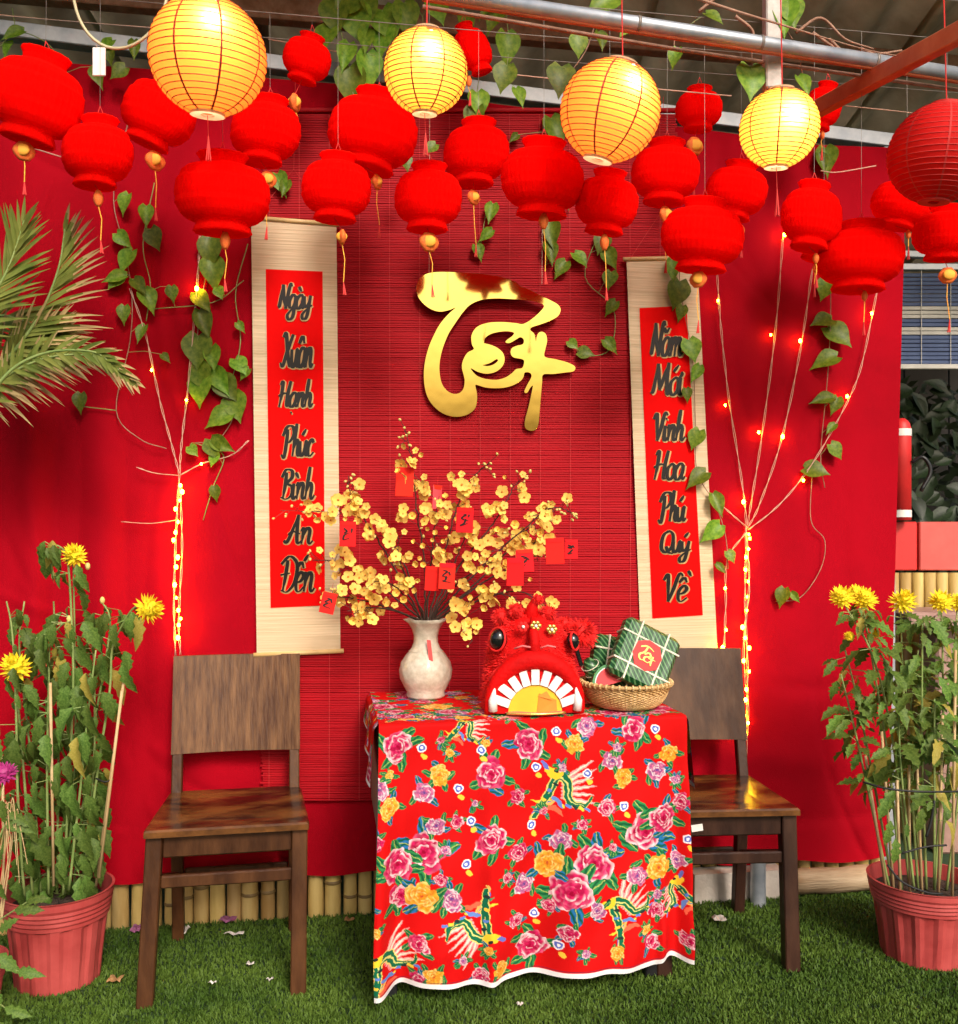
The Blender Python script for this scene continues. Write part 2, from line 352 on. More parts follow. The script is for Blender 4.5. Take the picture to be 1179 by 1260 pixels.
# ------------------------------------------------------------------ bamboo skirting
bf = thing('bamboo_fence', 'low row of short yellow bamboo poles under the red backdrop', 'fence', (0, D0+.05, 0))
px = -20
while px < 1090:
    p = Wp(px, 1100, -.045); r = U(.022, .028); h = U(.30, .36); lean = U(-.006, .006)
    bmx = MB(); zz = [0]; 
    n1 = U(.05, .2); prof = []
    for z in np.linspace(0, h, 9): prof.append((r*(1+.03*math.sin(z*40)), z))
    bmx.lathe(prof, 10, (p.x, p.y, 0), capt=True)
    pole = bmx.build('bamboo_pole', m_bamboo, bf, bf.location, True)
    MB().lathe([(r*1.0, n1-.006), (r*1.10, n1-.002), (r*1.10, n1+.002), (r, n1+.006)], 10, (p.x, p.y, 0)).build('node', m_node, pole, bf.location, True)
    px += (2*r+.004)/p.y*F
a, b = Wp(975, 1095, .05), Wp(1076, 1095, .05)
lg = MB(); pts = [Vector((lerp(a.x, b.x, t), lerp(a.y, b.y, t), .05+.003*math.sin(t*9))) for t in np.linspace(0, 1, 9)]
lg.tube(pts, [.042, .045, .043, .046, .044, .043, .045, .044, .042], 9); o = lg.build('timber_log', m_log, None, (a.x, a.y, 0), True)
tag(o, 'short pale old timber log lying on the turf below the backdrop', 'log')
a, b = Wp(848, 1088, .03), Wp(962, 1090, .03)
lg = MB().box(((a.x+b.x)/2, (a.y+b.y)/2, .05), ((b-a).length*.96, .07, .1), Matrix.Rotation(math.atan(T), 3, 'Z')); o = lg.build('stone_kerb', m_concrete, None, (a.x, a.y, 0)); tag(o, 'rough grey concrete block behind the darker chair legs', 'block')
p = Wp(933, 1100, .10); pp = MB().lathe([(.026, 0), (.026, .145), (.029, .15), (.029, .165), (.022, .168)], 16, (p.x, p.y, 0), capt=True)
o = pp.build('pipe_stub', m_galv, None, (p.x, p.y, 0), True); tag(o, 'grey pipe stub standing on turf behind the darker chair', 'pipe')
# ------------------------------------------------------------------ red bamboo blind
def blind():
    x0, x1, y0, y1 = 322, 832, 140, 985
    o = Wp(570, y1, .02); t = thing('bamboo_blind', 'dark red split-bamboo blind hanging over the centre of the backdrop', 'blind', o)
    m = MB(); y = y0
    while y < y1:
        hh = U(2.4, 3.4); dz = U(0, .0009); seg = 6; xa, xb = x0+U(-2, 2), x1+U(-2, 2); vs = []; fs = []
        ph = U(0, 6)
        for i in range(seg+1):
            px = lerp(xa, xb, i/seg); w = .2*math.sin(i*1.3+ph)
            base = .02+dz+.003*math.sin(y*.02)
            vs += [Wp(px, y+w, base-.0016), Wp(px, y+w+.45, base), Wp(px, y+w+hh-.6, base+.0004), Wp(px, y+w+hh-.08, base-.0016)]
        for i in range(seg):
            for k in range(3): fs.append((i*4+k, i*4+k+1, i*4+k+5, i*4+k+4))
        m.add(vs, fs); y += hh
    tag(m.build('slats', m_slat, t, o), kind='stuff')
    px = x0+9
    while px < x1:
        MB().tube([Wp(px, y0, .0265), Wp(px+1, (y0+y1)/2, .0265), Wp(px, y1, .0265)], .0007, 4).build('warp_thread', m_thread, t, o); px += 37
    MB().beam(Wp(x0-4, y0-4, .02), Wp(x1+4, y0-4, .02), .018, .014).build('head_rail', m_slat, t, o)
blind()
# ------------------------------------------------------------------ brush lettering
A_ = {
'n': (.72, [[(0, .75), (.1, .97), (.12, .5), (.1, 0)], [(.12, .5), (.32, .98), (.5, .8), (.5, .2), (.62, 0), (.78, .2)]]),
'm': (1.05, [[(0, .75), (.1, .97), (.12, .5), (.1, 0)], [(.12, .5), (.3, .98), (.44, .8), (.42, 0)], [(.44, .5), (.65, .98), (.8, .8), (.8, .2), (.92, 0), (1.08, .2)]]),
'h': (.72, [[(.2, 1.95), (.16, 1.2), (.1, 0)], [(.12, .5), (.32, .98), (.5, .75), (.5, .2), (.62, 0), (.8, .25)]]),
'a': (.78, [[(.6, .85), (.35, 1), (.05, .6), (.1, .1), (.35, .02), (.58, .4), (.6, .9), (.58, .25), (.68, 0), (.82, .2)]]),
'u': (.78, [[(0, .9), (.06, .3), (.2, 0), (.45, .25), (.55, .95), (.54, .25), (.65, 0), (.8, .2)]]),
'i': (.34, [[(.05, .95), (.06, .25), (.16, 0), (.34, .2)]]),
'g': (.72, [[(.55, .85), (.3, 1), (.05, .6), (.12, .12), (.36, .08), (.56, .5)], [(.58, .95), (.56, .1), (.5, -.6), (.2, -.8), (0, -.5), (.3, -.1), (.75, .2)]]),
'y': (.75, [[(0, .9), (.06, .35), (.2, .1), (.42, .3), (.55, .95)], [(.56, .95), (.52, 0), (.4, -.65), (.1, -.75), (0, -.45), (.3, -.1), (.8, .25)]]),
'c': (.56, [[(.5, .8), (.3, 1), (.05, .6), (.1, .12), (.3, 0), (.58, .25)]]),
'o': (.66, [[(.35, 1), (.06, .7), (.08, .2), (.3, 0), (.56, .3), (.54, .8), (.32, 1), (.5, .9), (.7, .85)]]),
'e': (.58, [[(.05, .45), (.35, .55), (.5, .8), (.3, 1), (.06, .65), (.1, .15), (.3, 0), (.6, .25)]]),
'N': (1.0, [[(-.05, .1), (.08, .2), (.14, 1), (.2, 1.75)], [(.2, 1.75), (.4, .8), (.68, 0)], [(.68, 0), (.74, .9), (.88, 1.8), (1.05, 1.6)]]),
'X': (1.0, [[(0, 1.5), (.22, 1.7), (.5, .8), (.8, .05), (1.05, .3)], [(.95, 1.65), (.5, .85), (.1, .05), (-.15, .25)]]),
'H': (1.0, [[(.0, 1.5), (.15, 1.75), (.15, .8), (.05, 0)], [(.85, 1.8), (.72, .9), (.72, .1), (.95, .1)], [(-.1, .75), (.4, .95), (.85, .85)]]),
'P': (.85, [[(.22, 1.6), (.22, .8), (.12, -.1), (-.15, .1)], [(-.15, 1.2), (.15, 1.75), (.65, 1.75), (.8, 1.3), (.5, .85), (.22, .8)]]),
'B': (.9, [[(.22, 1.6), (.22, .8), (.15, .05)], [(-.1, 1.3), (.15, 1.75), (.6, 1.7), (.68, 1.3), (.35, .95), (.75, .75), (.78, .25), (.4, 0), (-.05, .12)]]),
'A': (.98, [[(-.12, .2), (.1, .1), (.35, .9), (.55, 1.8)], [(.55, 1.8), (.62, .8), (.75, .05), (1, .2)], [(.1, .55), (.4, .75), (.85, .6)]]),
'D': (1.05, [[(.3, 1.6), (.28, .8), (.2, .05)], [(-.1, 1.4), (.4, 1.8), (.95, 1.4), (.92, .5), (.5, 0), (.05, .08)], [(-.08, .85), (.55, .95)]]),
'M': (1.25, [[(-.05, .1), (.1, .3), (.2, 1.75)], [(.2, 1.75), (.38, .9), (.5, .3)], [(.5, .3), (.7, 1), (.9, 1.8)], [(.9, 1.8), (.92, .8), (1.05, .05), (1.25, .2)]]),
'V': (.9, [[(-.12, 1.35), (.08, 1.7), (.22, .9), (.34, 0)], [(.34, 0), (.55, .8), (.75, 1.75), (1, 1.6)]]),
'Q': (1.1, [[(.6, 1.75), (.12, 1.4), (.08, .4), (.5, 0), (.95, .5), (.9, 1.4), (.5, 1.75), (.2, 1.55)], [(.45, .5), (.7, .05), (1.1, -.1)]])}
AC = {'acute': [[(.15, 1.25), (.42, 1.62)]], 'grave': [[(.1, 1.6), (.38, 1.25)]], 'hat': [[(.0, 1.2), (.28, 1.55), (.5, 1.2)]],
      'hatacute': [[(.0, 1.2), (.25, 1.5), (.45, 1.2)], [(.42, 1.55), (.65, 1.9)]], 'hatgrave': [[(.0, 1.2), (.25, 1.5), (.45, 1.2)], [(.4, 1.95), (.65, 1.6)]],
      'breve': [[(.05, 1.5), (.25, 1.25), (.5, 1.5)]], 'dot': [[(.25, -.42), (.36, -.36)]], 'tittle': [[(.05, 1.35), (.14, 1.42)]],
      'hornacute': [[(.55, .9), (.72, 1.15), (.66, 1.3)], [(.15, 1.3), (.42, 1.66)]]}
def word_strokes(spec, slant=.16):
    x = 0; out = []
    for ch, ac in spec:
        w, st = A_[ch]
        for s in st: out.append([(x+a+slant*b, b) for a, b in s])
        for s in AC.get(ac, []): out.append([(x+a+slant*b, b) for a, b in s])
        x += w*.92
    return out
def W_(s): return [(c, None) if len(c) == 1 else (c[0], c[2:]) for c in s.split()]
def brush(mb, strokes, fit, mapf, w, off, grow=0.0, th=.0012):
    """strokes scaled into fit=(cx,cy,wd,ht) in picture units of mapf(x,y,off)"""
    xs = [p[0] for s in strokes for p in s]; ys = [p[1] for s in strokes for p in s]
    x0, x1, y0, y1 = min(xs), max(xs), min(ys), max(ys); cx, cy, wd, ht = fit
    for si, s in enumerate(strokes):
        pts = [(cx+((a-x0)/(x1-x0)-.5)*wd, cy-((b-y0)/(y1-y0)-.5)*ht) for a, b in s]
        c = cr(pts, 6); n = len(c); vs = []; fs = []
        L = sum(np.linalg.norm(c[i+1]-c[i]) for i in range(n-1)); k = min(1, L/(w*3.2))
        for i, p in enumerate(c):
            t = c[min(i+1, n-1)]-c[max(i-1, 0)]; t = t/(np.linalg.norm(t)+1e-9); nx, ny = -t[1], t[0]; f = i/(n-1)
            thick = .42+.58*abs(t[1])                      # broad on the downstrokes
            ww = w*thick*(.55+.45*math.sin(math.pi*min(1, f*1.05+.12))**.6)*.5*(.75+.25*k)+grow
            e = off+.0003*si+.0004*f
            e2 = e-th
            a, b = (p[0]+nx*ww, p[1]+ny*ww), (p[0]-nx*ww, p[1]-ny*ww)
            vs += [mapf(a[0], a[1], e2), mapf(a[0], a[1], e), mapf(b[0], b[1], e), mapf(b[0], b[1], e2)]
        for i in range(n-1):
            for q in range(3): fs.append((i*4+q, i*4+q+1, i*4+q+5, i*4+q+4))
        fs += [(0, 1, 2, 3), ((n-1)*4+3, (n-1)*4+2, (n-1)*4+1, (n-1)*4)]
        mb.add(vs, fs)
# ------------------------------------------------------------------ the two scrolls
def scroll(label, S, Pn, words, spots, base=.034):
    def bil(q, u, v): return [(1-v)*((1-u)*q[0][k]+u*q[1][k])+v*((1-u)*q[3][k]+u*q[2][k]) for k in (0, 1)]
    def offs(u, v): return base+.004*math.sin(v*5)+.005*(1-v)**3
    o = Wp((S[2][0]+S[3][0])/2, S[2][1], base)
    t = thing('hanging_scroll', label, 'scroll', o, group='calligraphy scrolls beside the gold lettering')
    m = MB()
    m.grid(lambda u, v: Wp(*bil(S, u, v), offs(u, v)), 4, 40); m.grid(lambda u, v: Wp(*bil(S, 1-u, v), offs(1-u, v)-.003), 4, 40)
    m.build('bamboo_sheet', m_beige, t, o, True)
    def vS(py): return (py-S[0][1])/(S[3][1]-S[0][1])
    pan = MB(); pan.grid(lambda u, v: Wp(*bil(Pn, u, v), offs(.5, vS(bil(Pn, u, v)[1]))+.0022), 4, 40)
    pn = pan.build('red_panel', m_panel, t, o, True)
    for k, (a, b) in enumerate(((S[0], S[1]), (S[3], S[2]))):
        d = Vector((b[0]-a[0], b[1]-a[1])).normalized()*4
        MB().tube([Wp(a[0]-d.x, a[1]-d.y, offs(0, k)), Wp(b[0]+d.x, b[1]+d.y, offs(0, k))], .0075, 10).build('rod', m_rod, t, o, True)
    tp = Wp((S[0][0]+S[1][0])/2, S[0][1]-60, .02)
    MB().tube([Wp(S[0][0]+4, S[0][1], base+.012), tp, Wp(S[1][0]-4, S[1][1], base+.012)], .001, 4).build('hanging_cord', m_redcord, t, o)
    MB().tube([tp, Wp((S[0][0]+S[1][0])/2+2, TOP[4][1]-10 if S[0][0] > 600 else 96, .012)], .001, 4).build('hanging_cord', m_redcord, t, o)
    for wd, (x, y, w, h) in zip(words, spots):
        st = word_strokes(W_(wd)); f0 = lambda a, b, e: Wp(a, b, offs(.5, vS(b))+.0022+e)
        g1 = MB(); brush(g1, st, (x+.6, y+.6, w, h), f0, 4.6, .0014, 1.15); g1.build('gold_outline', m_inkgold, pn, o)
        g2 = MB(); brush(g2, st, (x, y, w, h), f0, 4.6, .0036, 0); g2.build('brush_word', m_ink, pn, o)
LW = ['N g a:grave y', 'X u a:hat n', 'H a:dot n h', 'P h u:acute c', 'B i:grave n h', 'A n', 'D e:hatacute n']
RW = ['N a:breve m', 'M o:hornacute i', 'V i:tittle n h', 'H o a', 'P h u:acute', 'Q u y:acute', 'V e:hatgrave']
scroll('tall beige scroll with red panel of seven black words above the plain wooden chair', [(309, 268), (414, 276), (419, 801), (316, 806)], [(327, 331), (397, 334), (400, 745), (333, 748)], LW,
       [(363, 371, 42, 44), (365, 431, 40, 42), (364, 487, 42, 42), (366, 542, 40, 42), (366, 594, 42, 40), (367, 651, 36, 36), (366, 705, 42, 46)])
scroll('narrower tilted beige scroll with black words crossed by a leafy vine', [(771, 319), (858, 317), (883, 800), (789, 806)], [(787, 379), (845, 376), (865, 757), (803, 761)], RW,
       [(820, 417, 40, 42), (821, 466, 40, 40), (824, 523, 38, 38), (824, 572, 38, 36), (827, 623, 34, 40), (832, 672, 36, 38), (834, 721, 34, 38)])
# ------------------------------------------------------------------ gold "Tet" lettering cut from mirror sheet
def gold():
    Z = lambda p: (480+p[0]/4.535, 310+p[1]/4.535)
    outer = [(145, 215), (165, 168), (215, 140), (300, 130), (440, 131), (560, 137), (640, 150), (700, 170), (725, 192), (770, 205), (830, 232), (900, 262), (942, 284), (958, 312), (942, 348), (895, 376), (840, 398), (795, 414), (785, 430), (808, 452), (818, 492), (822, 470), (832, 446), (853, 438), (875, 452), (882, 490), (872, 535), (870, 576), (930, 588), (1000, 604), (1045, 626), (1038, 652), (990, 661), (920, 671), (862, 676), (856, 720), (850, 800), (844, 880), (838, 948), (824, 984), (790, 992), (762, 974), (762, 930), (780, 860), (797, 780), (803, 740), (788, 752), (771, 780), (755, 774), (772, 734), (795, 690), (785, 668), (756, 668), (748, 694), (728, 718), (680, 744), (615, 758), (540, 757), (495, 746), (476, 745), (484, 785), (486, 825), (476, 872), (438, 906), (380, 922), (320, 915), (268, 888), (222, 840), (197, 780), (188, 700), (195, 620), (214, 545), (240, 482), (275, 417), (320, 362), (362, 322), (325, 337), (270, 347), (213, 329), (165, 287), (146, 245)]
    hole1 = [(398, 352), (440, 306), (500, 276), (580, 263), (680, 263), (760, 266), (820, 272), (862, 292), (842, 325), (795, 368), (745, 398), (700, 395), (620, 392), (540, 400), (482, 425), (453, 470), (455, 520), (466, 546), (430, 568), (406, 610), (400, 650), (410, 690), (416, 722), (410, 764), (388, 790), (355, 796), (318, 780), (288, 740), (275, 680), (276, 620), (291, 550), (322, 470), (360, 408)]
    hole2 = [(522, 512), (530, 482), (570, 456), (640, 442), (690, 447), (684, 466), (655, 488), (645, 503), (668, 506), (700, 488), (728, 472), (748, 484), (744, 510), (708, 521), (680, 536), (675, 564), (692, 585), (738, 593), (752, 606), (742, 642), (708, 650), (684, 672), (648, 697), (600, 712), (540, 710), (490, 696), (462, 672), (450, 652), (490, 671), (540, 680), (590, 668), (625, 640), (640, 605), (632, 565), (600, 536), (560, 520)]
    hole3 = [(512, 634), (556, 621), (594, 598), (602, 608), (578, 628), (545, 638)]
    cu = bpy.data.curves.new('tmp', 'CURVE'); cu.dimensions = '2D'; cu.fill_mode = 'BOTH'; cu.extrude = .0012; cu.bevel_depth = .0006; cu.bevel_resolution = 1
    Yc = Wp(610, 430, .05).y; s = Yc/F; c0 = (610, 430)
    for ring in (outer, hole1, hole2, hole3):
        q = cr(ring+[ring[0]], 4)[:-1]; sp = cu.splines.new('POLY'); sp.points.add(len(q)-1); sp.use_cyclic_u = True
        for k, p in enumerate(q):
            x, y = Z(p); sp.points[k].co = ((x-c0[0])*s, -(y-c0[1])*s, 0, 1)
    ob = bpy.data.objects.new('tmp', cu); COL.objects.link(ob); dg = bpy.context.evaluated_depsgraph_get()
    me = bpy.data.meshes.new_from_object(ob.evaluated_get(dg)); bpy.data.objects.remove(ob); me.name = 'gold_lettering'
    me.materials.clear(); me.materials.append(m_gold)
    o = Wp(610, 430, .05); t = thing('gold_lettering', 'shiny mirror gold brush lettering reading Tet hung on the blind', 'lettering', o)
    w = bpy.data.objects.new('letter_sheet', me); COL.objects.link(w); w.parent = t; w.rotation_euler = (R(90+3.0), 0, math.atan(T))
    for px in (528, 667): MB().tube([Wp(px, 350, .0515), Wp(px+1, 145, .029)], .0007, 4).build('hanging_thread', m_wire, t, o)
gold()
# ================================================================== OVERHEAD
def pole(name, label, cat, pts, r, m, n=8, sm=True, group=None):
    o = MB().tube(pts, r, n).build(name, m, None, pts[0], sm); return tag(o, label, cat, group)
pa, pb = P(520, -12, 2.42), P(1260, 104, 2.86)
t = thing('pipe_beam', 'grey galvanised pipe with orange underside crossing above the lanterns', 'beam', pa)
MB().tube([pa, pb], .020, 12).build('pipe', m_galv, t, pa, True)
d = Vector((0, .004, -.018)); MB().tube([pa+d, pb+d], .008, 8).build('primer_stripe', m_orange, t, pa, True)
for f in (.32, .52, .72, .9):
    c = pa.lerp(pb, f); ax = (pb-pa).normalized(); MB().tube([c-ax*.004, c+ax*.004], .0222, 12).build('wire_tie', m_dwire, t, pa, True)
pole('bamboo_rod', 'thin brown rod running just below the galvanised pipe', 'rod', [P(520, 8, 2.5), P(840, 62, 2.66), P(1260, 122, 2.92)], .0055, m_twig)
a, b = P(1006, 134, 3.05), P(1215, 22, 2.3); o = MB().beam(a, b, .035, .05).build('rafter', m_orange, None, a); tag(o, 'rusty orange steel rafter slanting up above the red paper lanterns', 'rafter')
# row wires the lanterns hang from (parallel to the backdrop)
ROWS = {'a': (2.42, 2.74), 'b': (2.62, 2.745), 'c': (2.80, 2.75), 'd': (2.95, 2.755)}
for k, (y, z) in ROWS.items():
    p0, p1 = Vector((-2.2, y-2.2*T, z)), Vector((2.3, y+2.3*T, z))
    lab = {'a': 'thin steel wire carrying the big round lanterns', 'b': 'thin steel wire carrying the low hanging red lanterns', 'c': 'thin steel wire carrying the middle row of red lanterns', 'd': 'thin steel wire just in front of the backdrop rail'}[k]
    pole('hanging_wire', lab, 'wire', [p0, (p0+p1)/2+Vector((0, 0, -.004)), p1], .0012, m_dwire, 4)
def row_z(row, X): return ROWS[row][1]
def row_Y(row, px):
    return ROWS[row][0]/(1-(px-CX)/F*T)
# ------------------------------------------------------------------ honeycomb paper lanterns
PROF = [(.02, -.92), (.40, -.93), (.56, -.99), (.60, -.965), (.585, -.86), (.54, -.76), (.57, -.71), (.74, -.66), (.86, -.54), (.91, -.42), (.975, -.30), (.97, -.18), (1.0, -.04), (.985, .12), (.965, .28), (.90, .36), (.86, .50), (.74, .62), (.58, .68), (.46, .74), (.47, .84), (.53, .96), (.50, 1.0), (.2, .98), (.03, .97)]
def pleat(a, i, k): return (1.04 if i in (2, 3, 21, 22) and k % 6 < 3 else 1)*1+(.009 if k % 2 else -.009)+(.008*math.sin(a*5+i*.5)+.006*math.sin(a*8-i*.7))*(1 if 5 < i < 19 else .6)
lant_me = MB().lathe([(r*.5, z*.5) for r, z in PROF], 84, mod=pleat).mesh('lantern_body', m_paper)
med_me = MB(); med_me.lathe([(.0, -.5), (.24, -.5), (.30, -.40), (.44, -.22), (.5, 0), (.44, .22), (.30, .40), (.24, .5), (0, .5)], 14, mod=lambda a, i, k: 1+(.04 if k % 2 else -.02)); med_me = med_me.mesh('medallion', m_medal, smooth=True)
medf = MB().ball((0, 0, 0), .36, 10, 6, (1, .45, .8)).mesh('medallion_face', m_medal2, smooth=True)
def red_lantern(px, py, w, h, row, tilt, label, med=None, tas=48, dY=0):
    Y = row_Y(row, px)+dY; c = P(px, py, Y); s = Y/F; W_m, H_m = w*s, h*s
    top = c+Vector((math.sin(R(-tilt))*H_m/2*0, 0, H_m/2))
    t = thing('paper_lantern', label, 'lantern', c, group='red honeycomb paper lanterns')
    Mr = Matrix.Rotation(R(tilt), 3, 'Y') @ Matrix.Rotation(U(-.06, .06), 3, 'X') @ Matrix.Rotation(U(-.35, .35), 3, 'Z')
    b = inst('paper_body', lant_me, t, (0, 0, 0), Mr.to_quaternion(), (W_m*1.02, W_m*.72, H_m*1.03))
    up = Mr @ Vector((0, 0, H_m*.5)); dn = Mr @ Vector((0, 0, -H_m*.48))
    zt = row_z(row, c.x)-c.z; yt = ROWS[row][0]+T*(c.x+up.x)-c.y
    cd = MB(); kx = Vector((up.x*.9, yt*.0+up.y, up.z+.035))
    cd.tube([up-Mr @ Vector((0, 0, .02)), up+Vector((.006, 0, .018)), kx], .0012, 4); cd.tube([up-Mr @ Vector((0, 0, .02)), up+Vector((-.006, 0, .018)), kx], .0012, 4)
    cd.build('cord_loop', m_redcord, t)
    MB().tube([kx, Vector((up.x*.9, yt, max(zt, kx.z+.02)))], .0005, 4).build('hanger_thread', m_dwire, t)
    if med is None: med = (px+w*.02, py+h*.5+16, 24, 0)
    mx, my, ms, side = med; q = P(mx, my, Y)-c; msz = ms*s
    MB().tube([dn, q+Vector((0, 0, msz*.45))], .0011, 4).build('cord', m_redcord, t)
    mm = inst('medallion', med_me, t, q, Quaternion((0, 0, 1), U(0, 3)), (msz*(.55 if side else 1), msz*(.5), msz*.85))
    if not side: inst('medallion_face', medf, t, q+Vector((0, -msz*.20, 0)), None, (msz, msz*.8, msz))
    bend = U(-.006, .006)
    e = q+Vector((U(-.004, .008), 0, -msz*.45-tas*s))
    MB().tube([q+Vector((0, 0, -msz*.4)), (q+e)/2+Vector((bend, 0, 0)), e], .0014, 4).build('tassel_cord', m_medal2, t)
    tl = MB()
    for k in range(7):
        a = k*.9; tl.tube([e, e+Vector((math.cos(a)*.004+bend*.5, math.sin(a)*.004, -16*s))], .0012, 3)
    tl.build('tassel', m_redcord, t)
red_lantern(45, 120, 108, 108, 'b', 14, 'large tilted red paper lantern above the palm fronds', (30, 186, 26, 0), 26)
red_lantern(120, 188, 92, 82, 'b', 5, 'red paper lantern below the white tag on the wire hoop', (121, 244, 22, 1), 42)
red_lantern(196, 138, 88, 84, 'c', 22, 'red paper lantern half behind the largest glowing round lantern', (191, 198, 26, 0), 46)
red_lantern(274, 239, 113, 94, 'b', 1, 'wide low red paper lantern beside the upper end of the taller scroll', (277, 296, 24, 1), 36)
red_lantern(327, 161, 87, 80, 'c', 8, 'red paper lantern tucked beside the largest glowing lantern, over the taller scroll', (330, 221, 22, 0), 48)
red_lantern(378, 72, 58, 56, 'd', 14, 'small red paper lantern with a pale pink medallion', (363, 127, 24, 0), 22)
red_lantern(459, 162, 108, 96, 'c', 10, 'big wide red paper lantern below a small-round glowing yellow lantern', (464, 224, 20, 0), 44)
red_lantern(414, 231, 84, 80, 'b', 3, 'red paper lantern directly over the top right of the taller scroll', (421, 292, 20, 0), 46)
red_lantern(527, 243, 82, 80, 'b', 2, 'red paper lantern right above the start of the gold lettering', (528, 298, 26, 0), 40)
red_lantern(586, 188, 82, 78, 'c', 5, 'red paper lantern between two glowing lanterns over the gold lettering', (583, 243, 20, 0), 48)
red_lantern(668, 220, 102, 90, 'b', 2, 'large red paper lantern over the tip of the gold lettering', (669, 272, 22, 1), 52)
red_lantern(582, 60, 44, 62, 'd', -22, 'small sideways red paper lantern hanging behind the small glowing lantern', (577, 100, 14, 1), 8)
red_lantern(747, 249, 77, 74, 'b', 6, 'red paper lantern straight below the tilted orange glowing lantern', (744, 298, 22, 1), 46)
red_lantern(819, 212, 82, 76, 'c', 4, 'red paper lantern over the top of the narrower scroll', (819, 264, 22, 0), 46)
red_lantern(860, 134, 56, 52, 'd', 3, 'small red paper lantern hung from a metal ring below the galvanised pipe', (855, 180, 24, 0), 34)
red_lantern(906, 235, 74, 68, 'c', 12, 'red paper lantern below the brightest yellow lantern', (912, 284, 16, 1), 10)
red_lantern(865, 290, 104, 84, 'b', 3, 'wide red paper lantern covering the top corner of the narrower scroll', (859, 344, 22, 0), 40)
red_lantern(999, 266, 78, 80, 'b', 6, 'red paper lantern above the lit wire branches, beside the brightest lantern', (1004, 318, 14, 1), 14)
red_lantern(1010, 292, 66, 56, 'd', 10, 'red paper lantern mostly hidden behind two others above the lit wires', (1003, 330, 12, 1), 14)
red_lantern(1058, 316, 102, 82, 'b', 4, 'wide lowest red paper lantern above the outermost lit wire branch', (1064, 364, 14, 1), 26)
red_lantern(1013, 131, 44, 56, 'd', 12, 'small red paper lantern beside the rusty rafter and brightest lantern', (1012, 166, 12, 1), 10)
red_lantern(1110, 250, 72, 60, 'c', 14, 'red paper lantern half hidden by the unlit round red lantern', (1118, 288, 12, 1), 10)
red_lantern(1164, 287, 76, 64, 'b', 3, 'red paper lantern hanging in front of the blue roller blind', (1166, 339, 22, 0), 44)
# ------------------------------------------------------------------ round paper lanterns
def shell(name, col, tcol, tr):
    m = bpy.data.materials.new(name); m.use_nodes = True; N, L = m.node_tree.nodes, m.node_tree.links
    b = N['Principled BSDF']; b.inputs['Base Color'].default_value = (*col, 1); b.inputs['Roughness'].default_value = .7; b.inputs['Specular IOR Level'].default_value = .25
    tc = N.new('ShaderNodeTexCoord'); nz = N.new('ShaderNodeTexNoise'); nz.inputs['Scale'].default_value = 40; L.new(tc.outputs['Object'], nz.inputs['Vector'])
    mx0 = N.new('ShaderNodeMix'); mx0.data_type = 'RGBA'; mx0.inputs[6].default_value = (*[c*.9 for c in tcol], 1); mx0.inputs[7].default_value = (*tcol, 1)
    L.new(nz.outputs['Fac'], mx0.inputs[0])
    t = N.new('ShaderNodeBsdfTranslucent'); L.new(mx0.outputs[2], t.inputs['Color']); mx = N.new('ShaderNodeMixShader'); mx.inputs[0].default_value = tr
    L.new(b.outputs[0], mx.inputs[1]); L.new(t.outputs[0], mx.inputs[2]); L.new(mx.outputs[0], N['Material Output'].inputs['Surface'])
    return m
m_shy = shell('yellow_lantern_paper', (.70, .30, .02), (1, .46, .060), .66)
m_sho = shell('orange_lantern_paper', (.70, .20, .02), (1, .24, .034), .66)
m_shr = shell('red_lantern_paper', (.72, .008, .006), (.8, .01, .008), .3)
m_ribw = mat('lantern_rib', (.16, .05, .008), .6)
m_band = mat('lantern_seam', (.34, .02, .006), .6)
m_endring = shell('lantern_end_card', (.75, .62, .42), (.9, .75, .5), .5)
m_bulb = emit('lit_bulb', (1, .86, .60), 18)
